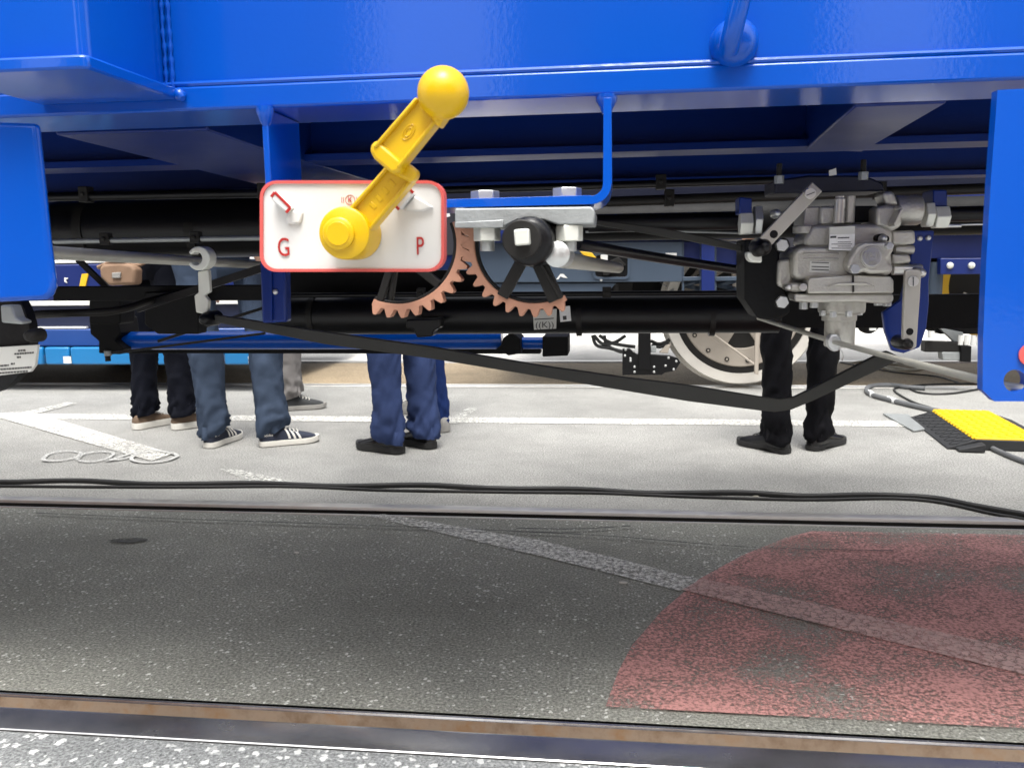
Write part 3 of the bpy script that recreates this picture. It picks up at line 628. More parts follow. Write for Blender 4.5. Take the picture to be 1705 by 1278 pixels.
# black carrier bracket left of the valve and the top mounting plate
cb_ = pp([(1240, 398), (1284, 400), (1298, 420), (1300, 470), (1312, 492), (1316, 520), (1294, 534), (1262, 530), (1240, 498)], YV+.03, .1).build('carrier_bracket', 'black_matt', wag, .004)
for (x, y) in ((1303, 408), (1303, 503)):
    cyly(x, y, 12, YV-.012, .012, 20).build('washer', 'black_steel', cb_); hexprism(at(x, y, YV-.022), (0, 1, 0), .012, .0175, 'carrier_bolt', 'zinc', cb_, .001, R(10))
pp([(1290, 300), (1345, 292), (1440, 292), (1470, 304), (1474, 318), (1290, 322)], YV+.05, .1).build('mounting_plate', 'underframe_shade', wag, .003)  # near-black colour stands for the deep shade above the valve
for (x, y) in ((1297, 306), (1437, 300)):
    nb = hexprism(at(x, y, YV+.05), (0, 0, 1), .013, .014, 'stud_nut', 'galvanised', wag, .0008); thread(at(x, y-13, YV+.05), (0, 0, 1), .02, .0045, 'black_steel', nb)
pp([(1380, 284), (1392, 280), (1393, 291), (1381, 293)], YV+.045, .002).build('label_tag', 'sticker', wag, 0)
# pipe unions and pipes
def hexx(x0, x1, yc, hr, Y, m, name, par):
    a_ = at(x0, yc, Y); b_ = at(x1, yc, Y); return hexprism(a_, (1, 0, 0), b_.x-a_.x, 2*hr*mpp(a_)*.92, name, m, par, .0015, R(90))
pr = cylx(1577, 1760, 357, 13, YV+.06, 18).build('brake_pipe', 'black_paint', wag)
hexx(1538, 1552, 358, 21, YV+.05, 'pale_zinc', 'union_nut', pr); hexx(1554, 1577, 362, 19, YV+.045, 'pale_zinc', 'union_nut', pr)
pp([(1554, 316), (1577, 316), (1578, 344), (1554, 344)], YV+.04, .05).build('pipe_clamp', 'blue_shaded', pr, .002)
plp = cylx(980, 1232, 372, 15, YV+.2, 18).build('brake_pipe', 'black_paint', wag)
hexx(1231, 1252, 373, 19, YV+.05, 'pale_zinc', 'union_nut', plp); hexx(1255, 1267, 367, 25, YV+.055, 'zinc', 'union_nut', plp)
pp([(1231, 328), (1252, 330), (1252, 356), (1231, 356)], YV+.04, .05).build('pipe_clamp', 'blue_shaded', plp, .002)
vcyl(468, 385, 32, YV+.02, .03, 'pipe_plug', 'zinc', plp, DOME)
cylx(1577, 1600, 376, 3, YV+.04, 8).build('pipe_wire', 'zinc', pr)
cylx(1600, 1760, 374, 1.6, YV+.04, 8).build('pipe_wire', 'zinc', pr)
# ------------------------------------------------------------------ rods, straps, tubes
lab(pp([(356, 524), (400, 530), (540, 552), (718, 577), (900, 608), (1048, 629), (1146, 641), (1270, 661), (1300, 664), (1322, 661), (1345, 650), (1466, 588), (1478, 584), (1504, 597), (1480, 608), (1352, 668), (1318, 682), (1290, 686), (1270, 684), (1146, 668), (900, 627), (718, 597), (540, 573), (400, 545), (358, 536)], 1.52, .012).build('brake_strap', 'strap_paint', wag, .002), 'long dark bent steel strap sagging across the picture')
lab(pp([(985, 365), (1100, 379), (1180, 395), (1240, 410), (1262, 414), (1262, 428), (1240, 420), (1140, 400), (985, 373)], 1.47, .01).build('flat_rod', 'strap_paint', wag, .0015), 'dark flat rod running from the gear block to the valve lever')
MB().tube(spline([at(960, 406, 1.3), at(1040, 420, 1.45), at(1140, 436, 1.6), at(1250, 452, 1.75)], 5), .009, 12).build('black_rod', 'black_paint', wag)
A, B = at(70, 419.5, 1.09), at(445, 442, 2.15); MB().tube([A, A+(B-A)*.3, A+(B-A)*.6, B], .0095, 16).build('actuating_rod', 'tube_steel', wag)
hk = lab(pp([(329, 452), (347, 449), (349, 486), (340, 491), (347, 500), (345, 524), (326, 520), (323, 492), (330, 487)], 1.535, .012).build('rod_hanger', 'pale_zinc', wag, .002), 'pale zinc hanger with an eye round the rod')
pp([(330+19*math.cos(R(a_)), 430+20*math.sin(R(a_))) for a_ in range(-150, 151, 12)]+[(326+10*math.cos(R(a_)), 430+11*math.sin(R(a_))) for a_ in range(150, -151, -12)], 1.52, .03).build('hanger_eye', 'pale_zinc', hk, .002)
pj = cyly(336, 532, 13, 1.5, .06, 18, DOME).build('strap_joint', 'black_paint', wag)
# black brake tube in the middle
bt = lab(cylx(470, 1296, 526, 31, 2.45, 28).build('brake_tube', 'black_paint', wag), 'thick black tube crossing behind the toothed sectors')
k = pp([(887, 517), (927, 514), (926, 547), (889, 549)], 2.375, .004).build('type_plate', 'sticker', bt, .0006); text('((K))', 907, 541, 10, 2.375, 'ink', k, 'print_mark', sx=1.15)
pp([(890, 531), (922, 529), (922, 530.5), (890, 532.5)], 2.3742, .0006).build('print_line', 'ink', k, 0)
k = pp([(931, 511), (949, 509), (951, 534), (933, 536)], 2.376, .003).build('white_sticker', 'sticker_white', bt, 0); pp([(937, 526), (943, 525.5), (943.5, 532), (937.5, 532.5)], 2.3755, .0006).build('print_mark', 'ink', k, 0)
pp([(470, 448), (806, 450), (806, 512), (470, 512)], 2.56, .05).build('black_cover', 'black_matt', wag, .004)
pp([(676, 532), (734, 530), (732, 546), (722, 550), (720, 560), (694, 562), (688, 548), (676, 546)], 2.3, .06).build('tube_fitting', 'black_paint', wag, .004)
# blue tube with black clamps
bl = lab(cylx(196, 836, 567, 15, 2.75, 24).build('blue_tube', 'blue_paint', wag), 'glossy blue tube lying low behind the dark strap')
cylx(868, 914, 571, 10, 2.75, 18).build('blue_tube_end', 'blue_paint', bl)
pp([(165, 577), (900, 580), (900, 589), (165, 588)], 2.78, .05).build('under_rail', 'black_matt', wag, .003)
for pts in ([(148, 528), (196, 530), (200, 556), (190, 566), (206, 580), (200, 590), (164, 588), (164, 568), (150, 556)], [(838, 562), (852, 552), (866, 564), (866, 578), (868, 588), (846, 592), (836, 584), (822, 584), (834, 574)], [(903, 560), (946, 560), (946, 592), (903, 594)]):
    pp(pts, 2.68, .12).build('tube_clamp', 'black_matt', wag, .004)
cylz(180, 582, 601, 4.5, 2.68, 12).build('clamp_bolt', 'black_steel', wag); cylz(180, 584, 592, 6, 2.68, 12).build('clamp_nut', 'galvanised', wag)
# air reservoir, hoses and struts behind
lab(cylx(60, 640, 384, 48, 2.3, 32, [(0, .3), (.02, .75), (.06, .95), (.1, 1), (.9, 1), (.94, .95), (.98, .75), (1, .3)]).build('air_reservoir', 'black_paint', wag), 'black air reservoir in the dark behind the rod')
lab(cylx(930, 1700, 372, 30, 3.0, 28).build('air_pipe_cover', 'black_matt', wag), 'black pipe cover under the far side of the wagon')
pp([(88, 477), (440, 474), (440, 500), (88, 501)], 2.1, .03).build('black_rail', 'black_matt', wag, .003)
pp([(1240, 493), (1760, 488), (1760, 548), (1240, 545)], 2.6, .03).build('black_rail', 'black_matt', wag, .003)
for (p, q, wdt, Y) in (((226, 514), (436, 446), 13, 1.9), ((128, 432), (180, 482), 9, 2.2), ((186, 588), (440, 555), 4, 2.3), ((440, 512), (262, 568), 5, 2.35)):
    A, B = Vector(p), Vector(q); d = (B-A).normalized(); nn = Vector((-d.y, d.x))*wdt/2
    pp([tuple(A+nn), tuple(B+nn), tuple(B-nn), tuple(A-nn)], Y, .01).build('strut', 'black_paint', wag, .001)
MB().tube(spline([at(38, 527, 1.5), at(70, 523, 1.6), at(120, 521, 1.7), at(176, 519, 1.75), at(215, 512, 1.8), at(252, 500, 1.9), at(300, 488, 2.0)], 5), .0085, 12).build('air_hose', 'black_steel', wag)
pp([(240, 486), (330, 484), (330, 556), (262, 556), (240, 540)], 2.05, .05).build('black_cover', 'black_matt', wag, .004)
for (x0, x1, y0, y1, Y, nm) in ((148, 200, 498, 540, 2.3, 'valve_block'), (505, 625, 500, 545, 2.58, 'black_cover'), (1000, 1040, 486, 500, 2.55, 'pipe_bracket')):
    pp(rrect(x0, y0, x1, y1, 5, 3), Y, .08).build(nm, 'black_matt', wag, .004)
for q in (((975, 368), (1060, 376), (1150, 392), (1236, 408)), ((975, 386), (1060, 384), (1160, 386), (1232, 388))):
    MB().tube(spline([at(x, y, 1.62) for x, y in q], 5), .0022, 8).build('thin_pipe', 'galvanised', wag)
for q, rr, Y, m_ in (((-40, 330, 640, 318), .011, 2.0, 'black_paint'), ((560, 322, 1300, 300), .009, 2.05, 'black_paint'), ((960, 338, 1700, 312), .013, 2.2, 'black_steel'), ((90, 402, 445, 396), .006, 1.9, 'galvanised'), ((480, 492, 1290, 487), .007, 2.4, 'black_paint')):
    MB().tube([at(q[0], q[1], Y), at((q[0]+q[2])/2, (q[1]+q[3])/2, Y), at(q[2], q[3], Y)], rr, 12).build('air_pipe', m_, wag)
    for t_ in (.19+.3*(rr*97 % .4), .74-.2*(rr*61 % .5)):
        p_ = at(q[0]+(q[2]-q[0])*t_, q[1]+(q[3]-q[1])*t_, Y); c_ = MB().box((p_.x-.012, Y-rr-.004, p_.z-rr-.004), (p_.x+.012, Y+rr+.004, p_.z+rr+.012)).build('pipe_clamp', 'black_steel', wag, .002)
        MB().lathe(p_+Vector((0, -rr-.009, .004)), (0, 1, 0), [(0, .003), (.001, .005), (.006, .005)], 8).build('clamp_screw', 'black_steel', c_)
for x in (520, 700, 960, 1180):
    cylx(x, x+9, 526, 33.5, 2.45, 28).build('tube_band', 'black_steel', bt)
for x in (150, 330, 520):
    cylx(x, x+14, 384, 50, 2.3, 32).build('reservoir_band', 'black_steel', wag)
# drum with a sticker at the left edge
dr = lab(cyly(-52, 552, 108, 1.07, .02, 48, [(0, .86), (.03, .93), (.12, 1), (1, 1)]).build('brake_drum', 'black_paint', wag), 'black round drum with a pale sticker at the left edge')
k = pp([(-60, 582), (62, 574), (58, 608), (50, 619), (-60, 632)], 1.052, .006).build('drum_sticker', 'sticker', dr, .0006)
for (x0_, x1_, y_) in ((30, 42, 583), (24, 56, 588), (-20, 14, 606), (18, 24, 604), (-20, 52, 612), (-20, 46, 618), (28, 34, 594)):
    x = x0_
    while x < x1_:          # rows of small unreadable print
        w_ = 2.2+2.4*random.random(); yy = y_-(x-20)*.07
        pp([(x, yy), (min(x+w_, x1_), yy-.15), (min(x+w_, x1_), yy+2.6), (x, yy+2.8)], 1.0512, .0006).build('print_mark', 'ink', k, 0); x += w_+1.3
cyly(43, 560, 12, 1.04, .03, 16, DOME).build('drum_plug', 'black_steel', dr)
cylx(-20, 20, 518, 12, 1.12, 16).build('pipe_end', 'black_paint', dr)
cl_ = pp([(0, 508), (18, 508), (26, 530), (37, 535), (36, 540), (2, 537)], 1.03, .02).build('hose_clip', 'galvanised', wag, .003)
# ================================================================== FAR TRACK VEHICLES
def fp(pts, Y, th, name, m, par, bevel=.004): return pp(pts, Y, th).build(name, m, par, bevel)
YL = 5.68
loco = thing('rail_vehicle', 'blue and grey rail vehicle with a big cream wheel on the far track', 'rail vehicle', (1.5, 6.73, 0))
fp([(600, 404), (1136, 402), (1136, 469), (600, 471)], YL, .06, 'frame_panel', 'loco_grey', loco)
hole = rrect(990, 424, 1046, 462, 7, 4)
o_ = pp(rrect(987, 421, 1049, 465, 9, 4), YL-.012, .014, [rrect(991, 425, 1045, 461, 6, 4)]).build('opening_rim', 'loco_grey', loco, .003)
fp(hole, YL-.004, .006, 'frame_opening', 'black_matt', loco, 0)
fp([(1000, 440), (1030, 428), (1043, 441), (1030, 447), (1012, 458), (1004, 458)], YL-.03, .03, 'opening_fitting', 'black_steel', loco)
fp([(965, 418), (985, 420), (1000, 438), (990, 444), (978, 432)], YL-.04, .03, 'yellow_fitting', 'loco_yellow', loco)
fp([(1000, 424), (1012, 424), (1012, 434), (1000, 434)], YL-.02, .01, 'white_tag', 'loco_white', loco)
cyly(1001, 466, 2.6, YL-.012, .012, 12, DOME).build('panel_bolt', 'zinc', loco)
fp([(926, 465), (933, 456), (938, 456), (945, 463), (938, 462), (933, 460), (930, 465)], YL-.004, .004, 'painted_letter', 'loco_white', loco, 0)
fp([(1108, 421), (1127, 421), (1127, 427.5), (1108, 427.5)], YL-.004, .004, 'white_mark', 'loco_white', loco, 0)
fp([(820, 472), (1026, 471), (1002, 498), (820, 500)], YL+.02, .06, 'lower_panel', 'loco_grey', loco)
fp([(1022, 471), (1030, 471), (1030, 500), (1022, 500)], YL+.05, .04, 'hanger', 'black_steel', loco)
for x0, x1 in ((1136, 1169), (1190, 1231)):
    fp([(x0, 402), (x1, 402), (x1, 441), (x0, 441)], YL+.05, .05, 'side_panel', 'loco_blue', loco)
    fp([(x0, 461), (x1, 460), (x1, 467), (x0, 468)], YL+.01, .08, 'spring_flange', 'loco_grey', loco)
    for xe in (x0, x1-3): fp([(xe, 402), (xe+3, 402), (xe+3, 500), (xe, 500)], YL+.02, .06, 'edge_strip', 'loco_grey', loco, 0)
fp([(1168, 402), (1190, 402), (1190, 520), (1168, 520)], YL-.03, .08, 'guide_post', 'loco_blue', loco)
def coil(cx, y0, y1, hr, Y, turns):
    a = at(cx, y1, Y); b = at(cx, y0, Y); r = hr*mpp(a); P = []
    for i in range(turns*16+1):
        t = i/(turns*16); P.append(Vector((a.x+r*math.cos(t*turns*6.283), Y+r*math.sin(t*turns*6.283), a.z+(b.z-a.z)*t)))
    MB().tube(P, r*.26, 8).build('coil_spring', 'loco_grey', loco)
coil(1208, 466, 530, 15, YL+.14, 4); coil(1152, 466, 530, 14, YL+.14, 4)
pz = at(1000, 500, 6.3).z
MB().box((-.9, 6.25, pz), (7, 7.4, 1.25)).build('underframe', 'black_matt', loco)
lb = MB().box((-.95, 5.6, at(1000, 401, 5.6).z), (9, 7.9, 3.6)).build('body', 'loco_blue', loco, .05)
for i in range(6):
    k = MB().box((.2+i*1.3, 5.585, 2.0), (1.1+i*1.3, 5.61, 2.9)).build('window', 'glass_dark', loco, .02)
    MB().box((.15+i*1.3, 5.592, 1.95), (1.15+i*1.3, 5.602, 2.95)).build('window_frame', 'loco_white', k, .01)
# the big wheel
def wheel(cx, cy, r, Y, tyre, disc, par, ring):
    C = at(cx, cy, Y); k = mpp(C)*r
    wt = MB().lathe(C, (0, 1, 0), [(0, .86*k), (0, .985*k), (.012, k), (.13, k*1.005), (.135, k*1.05), (.155, k*1.05), (.16, k*.86)], 64, False).build('wheel', tyre, par)
    MB().lathe(C+Vector((0, .022, 0)), (0, 1, 0), [(0, .1*k), (0, .868*k), (.05, .868*k), (.05, .1*k)], 64).build('wheel_web', 'black_steel', wt)
    MB().lathe(C+Vector((0, .012, 0)), (0, 1, 0), [(.012, .52*k), (0, .54*k), (0, .76*k), (.012, .775*k)], 64, False).build('wheel_disc', disc, wt)
    for i in range(16):
        t = R(22.5*i+8); p = C+Vector((math.cos(t)*.69*k, .004, math.sin(t)*.69*k))
        MB().lathe(p, (0, 1, 0), [(0, .006), (.001, .016), (.01, .016)], 10).build('wheel_bolt', 'black_steel', wt)
        MB().lathe(p-Vector((0, .004, 0)), (0, 1, 0), [(0, .004), (.001, .008), (.006, .008)], 8).build('bolt_head', disc, wt)
    for i in range(5):
        t = R(72*i+20); d = Vector((math.cos(t), 0, math.sin(t))); q = Vector((-d.z, 0, d.x))
        MB().prism([C+Vector((0, .014, 0))+d*.15*k+q*.1*k, C+Vector((0, .014, 0))+d*.56*k+q*.13*k, C+Vector((0, .014, 0))+d*.56*k-q*.13*k, C+Vector((0, .014, 0))+d*.15*k-q*.1*k], (0, .02, 0)).build('wheel_spoke', disc, wt, .006)
    MB().lathe(C-Vector((0, .03, 0)), (0, 1, 0), [(0, .05*k), (.005, .2*k), (.05, .24*k)], 32).build('hub', 'black_steel', wt)
    return wt
wheel(1235, 513, 128, 5.9, 'tyre_white', 'wheel_cream', loco, 0)
wheel(820-560, 513, 128, 7.3, 'black_steel', 'black_steel', loco, 0)
w2 = at(1662, 474, 6.05); k2 = mpp(w2)
yw = MB().lathe(w2, (0, 1, 0), [(0, 78*k2), (0, 91*k2), (.05, 91*k2), (.05, 78*k2)], 56, False).build('yellow_wheel', 'loco_yellow', loco, .006)
MB().lathe(w2+Vector((0, .03, 0)), (0, 1, 0), [(0, 10*k2), (0, 79*k2), (.02, 79*k2), (.02, 10*k2)], 40).build('wheel_disc', 'black_steel', yw)
fp([(1606, 486), (1627, 498), (1609, 503), (1602, 496)], 6.0, .02, 'wheel_fitting', 'loco_white', yw)
# rail guard and its cables
def W8(x, y): return (900+.2465*x, 380+.2465*y)
gd = fp([W8(*p) for p in ((553, 815), (600, 812), (650, 850), (760, 852), (870, 858), (930, 880), (946, 905), (910, 962), (840, 975), (820, 990), (553, 990))], 5.85, .04, 'rail_guard', 'black_paint', loco)
for p in ((575, 820), (630, 828), (608, 880), (608, 895), (635, 936), (767, 936), (635, 970), (767, 970), (845, 928), (900, 953), (865, 875), (918, 898), (570, 860)):
    cyly(*W8(*p), 2.2, 5.842, .01, 10, DOME).build('guard_bolt', 'zinc', gd)
fp([W8(*p) for p in ((660, 690), (745, 690), (745, 960), (660, 950))], 5.83, .06, 'guard_post', 'black_matt', loco)
fp([W8(*p) for p in ((745, 795), (782, 795), (782, 838), (745, 838))], 5.84, .04, 'guard_fitting', 'galvanised', loco)
fp([W8(*p) for p in ((800, 840), (850, 790), (880, 780), (860, 845))], 5.86, .04, 'guard_gusset', 'wheel_cream', loco)
for q in (((350, 722), (380, 790), (470, 810), (560, 835)), ((360, 722), (420, 780), (500, 770), (575, 725)), ((395, 722), (470, 770), (560, 790), (640, 800)), ((430, 722), (450, 790), (530, 830), (556, 832)), ((745, 760), (800, 780), (860, 760), (885, 735)), ((748, 790), (810, 800), (850, 780), (870, 790))):
    MB().tube(spline([at(*W8(*p), 5.95) for p in q], 5), .012, 8).build('brake_cable', 'rubber', loco)
fp([(1258.5, 496), (1265.5, 496), (1263, 624), (1256, 622)], 5.8, .02, 'pale_bar', 'wheel_cream', loco)
MB().tube([at(1190, 558, 5.84), at(1262, 611, 5.81)], .008, 8).build('stay_wire', 'wheel_cream', loco)
fp([(1098, 470), (1135, 486), (1130, 492), (1094, 498), (1120, 484)], 5.95, .02, 'linkage', 'galvanised', loco)
MB().tube([at(1094, 497, 5.9), at(1122, 482, 5.9)], .008, 8).build('stay_wire', 'galvanised', loco)
# right hand end
fp([(1536, 380), (1760, 376), (1760, 430), (1536, 430)], 5.7, .06, 'side_panel', 'loco_blue', loco)
bm = fp([(1566, 430), (1760, 429), (1760, 455), (1566, 457)], 5.62, .06, 'bolted_beam', 'loco_blue', loco)
for x in (1583.5, 1619.5, 1656): cyly(x, 442, 5.5, 5.6, .02, 14, DOME).build('beam_bolt', 'pale_zinc', bm)
cylz(1556, 436, 500, 11, 5.75, 18).build('damper', 'loco_grey', loco)
fp([(1548, 545), (1760, 543), (1760, 556), (1565, 556)], 5.9, .2, 'axle_beam', 'black_matt', loco)
fp([(1540, 568), (1612, 570), (1614, 586), (1540, 586)], 5.8, .08, 'foot_beam', 'black_steel', loco)
for x in (1599, 1609, 1620, 1630): cylz(x, 558, 574, 4, 5.8, 12).build('pad', 'loco_white', loco)
fp([(1563, 545), (1604, 553), (1604, 569), (1590, 570)], 5.86, .04, 'gusset', 'galvanised', loco)
cylz(1550, 551, 562, 5.5, 5.78, 10).build('white_nut', 'loco_white', loco)
fp([(1568, 586), (1606, 586), (1602, 600), (1570, 599)], 5.8, .08, 'foot_pad', 'galvanised', loco)
fp([(1600, 576), (1618, 576), (1617, 603), (1600, 602)], 5.78, .08, 'foot_bracket', 'black_matt', loco)
cyly(1451, 540, 17, 5.8, .1, 20, DOME).build('air_bellows', 'black_matt', loco); fp([(1448, 541), (1459, 541), (1459, 550), (1448, 550)], 5.79, .01, 'bellows_tag', 'loco_white', loco, 0)
fp([(1020, 470), (1055, 470), (1050, 500), (1022, 500)], 6.0, .05, 'linkage', 'black_steel', loco)
# blue tram at the left
YT = 5.62
tram = thing('tram', 'blue tram with light blue skirt panels on the far track at the left', 'tram', (-3.6, 6.73, 0))
xr = at(440, 590, YT).x; xl = -14
zb = at(100, 607, YT).z; zs = at(100, 578, YT).z; zm = at(100, 548, YT).z
MB().box((xl, YT+.05, zb+.06), (xr-.02, 7.9, 3.5)).build('body', 'tram_dark', tram, .06)
edges = [(-900, -620), (-618, -330), (-328, -62), (-60, 72), (76, 116), (118.5, 372), (374, 440)]
for i, (e0, e1) in enumerate(edges):
    a_, b_ = at(e0, 606, YT), at(e1, 606, YT)
    k = MB().box((a_.x, YT, zb), (b_.x, YT+.05, zs)).build('skirt_panel', 'tram_cyan', tram, .012)
    if i in (4, 5):
        c_ = at(112 if i == 4 else 420, 599, YT-.004); MB().box((c_.x-.03, YT-.004, c_.z-.025), (c_.x+.03, YT-.001, c_.z+.025)).build('panel_mark', 'loco_white', k)
MB().box((xl, YT+.02, zs+.006), (xr, YT+.05, zm)).build('side_panel', 'tram_blue', tram, .01)
MB().box((xl, YT+.022, zm+.004), (at(140, 545, YT).x, YT+.05, zm+.016)).build('white_trim', 'loco_white', tram)
z1, z2 = at(100, 509, YT).z, at(100, 501, YT).z
MB().box((xl, YT+.02, z1), (xr, YT+.05, z2)).build('white_trim', 'loco_white', tram, .004)
MB().box((xl, YT+.018, z2+.005), (xr, YT+.05, at(100, 440, YT).z)).build('side_panel', 'loco_blue', tram, .01)
MB().box((xl, YT+.02, at(100, 438.5, YT).z), (xr, YT+.05, at(100, 433, YT).z)).build('white_trim', 'loco_white', tram, .004)
fp([(136, 456), (147, 455), (142, 476), (132, 476)], YT+.008, .01, 'yellow_mark', 'loco_yellow', tram, 0)
fp([(107, 462), (113, 463), (109, 466), (111, 471), (107, 469)], YT+.008, .008, 'white_mark', 'loco_white', tram, 0)
for i in range(5):
    k = MB().box((xl+.4+i*1.7, YT+.03, 1.35), (xl+1.7+i*1.7, YT+.056, 2.7)).build('window', 'glass_dark', tram, .03)
# ================================================================== PEOPLE
def shoe(heel, toe, upper, sole, par, L=.285, soleh=.026, kind='sneaker', stripes=False, lace='sole_white'):
    H, T = gr(*heel), gr(*toe); f = (T-H); f.z = 0; f.normalize(); s = Vector((-f.y, f.x, 0))
    z0 = .0105
    def outline(g=0): return [(t*L, wv*(1)) for t, wv in ((-.01, 0), (0, .02), (.04, .031), (.15, .036), (.35, .035), (.55, .042), (.72, .049), (.85, .045), (.94, .031), (.985, .014), (1.0, 0))]
    def width(t):
        o = outline(); 
        for (a, wa), (b, wb) in zip(o, o[1:]):
            if a <= t*L <= b: return wa+(wb-wa)*((t*L-a)/(b-a+1e-9))
        return 0
    rings = []
    nA = 17
    prof = [(.0, .05), (.03, .078), (.12, .092), (.25, .098), (.36, .093), (.48, .078), (.6, .066), (.72, .057), (.84, .047), (.93, .037), (.985, .022)]
    if kind == 'dress': prof = [(t, h*.93 if t > .4 else h*.9) for t, h in prof]
    for t, h in prof:
        wv = max(.008, width(t)-.001); r = []
        for i in range(nA):
            a = math.pi*i/(nA-1); cx = -math.cos(a); sx = math.sin(a)
            e = .62
            y = wv*math.copysign(abs(cx)**e, cx); z = soleh-.002+(h-soleh+.002)*abs(sx)**e
            if h > .085: y *= 1-.28*(z/h)**2
            r.append(H+f*(t*L)+s*y+Vector((0, 0, z0+z-.01)))
        rings.append(r)
    sh = MB().loft(rings, True).build('shoe', upper, par, angle=60)
    lo = [(a, w_) for a, w_ in outline()] + [(a, -w_) for a, w_ in outline()[::-1]]
    so_ = []
    for zz, g in ((0, -.002), (.004, .002), (soleh*.7, .003), (soleh, .001)):
        lift = lambda a: .008*max(0, (a/L-.75)/.25)**2+(.013*math.exp(-((a/L-.42)/.1)**4) if kind == 'dress' and zz < .005 else 0)
        so_.append([H+f*a+s*(w_+math.copysign(g, w_) if abs(w_) > .001 else 0)+Vector((0, 0, z0-.006+zz+lift(a))) for a, w_ in lo[::-1]])
    MB().loft(so_).build('sole', sole, sh, angle=50)
    def side(t, fr, sg):
        h = None
        for (a, ha), (b, hb) in zip(prof, prof[1:]):
            if a <= t <= b: h = ha+(hb-ha)*(t-a)/(b-a)
        wv = width(t)-.001; cx = math.cos(fr); sx = math.sin(fr); y = wv*abs(cx)**.62; z = soleh+(h-soleh)*abs(sx)**.62
        if h > .085: y *= 1-.28*(z/h)**2
        return H+f*(t*L)+s*(sg*(y+.0022))+Vector((0, 0, z0+z-.01+.001))
    if stripes:
        for sg in (1, -1):
            for i in range(3):
                t = .43+i*.085; mb = MB(); A = [side(t+.025-.06*k_/6, .05+k_*.18, sg) for k_ in range(7)]; B = [side(t+.065-.06*k_/6, .05+k_*.18, sg) for k_ in range(7)]
                mb.add(A+B, [(k_, k_+1, k_+8, k_+7) for k_ in range(6)]).build('stripe', 'sole_white', sh)
        P = side(.13, .35, -1); cu = bpy.data.curves.new('shoe_lettering', 'FONT'); cu.body = 'adidas'; cu.size = .017; cu.align_x = 'CENTER'; o = bpy.data.objects.new('t', cu); col.objects.link(o)
        me = bpy.data.meshes.new_from_object(o.evaluated_get(bpy.context.evaluated_depsgraph_get())); bpy.data.objects.remove(o)
        nrm = -s; mt = Matrix((( f.x, 0, nrm.x, P.x+nrm.x*.003), (f.y, 0, nrm.y, P.y+nrm.y*.003), (0, 1, 0, P.z-.006), (0, 0, 0, 1)))
        me.transform(mt); me.materials.clear(); me.materials.append(M['sole_white']); o = bpy.data.objects.new('shoe_lettering', me); col.objects.link(o); o.parent = sh
    if kind != 'slip':
        for i in range(4):
            t = .42+i*.065; MB().tube([side(t, 1.0, 1), side(t, 1.25, 1)+Vector((0, 0, .003)), side(t+.01, 1.5, 1)+Vector((0, 0, .005)), side(t+.01, 1.25, -1)+Vector((0, 0, .003)), side(t, 1.0, -1)], .0026, 6).build('lace', lace, sh)
    return H+f*(.22*L), f
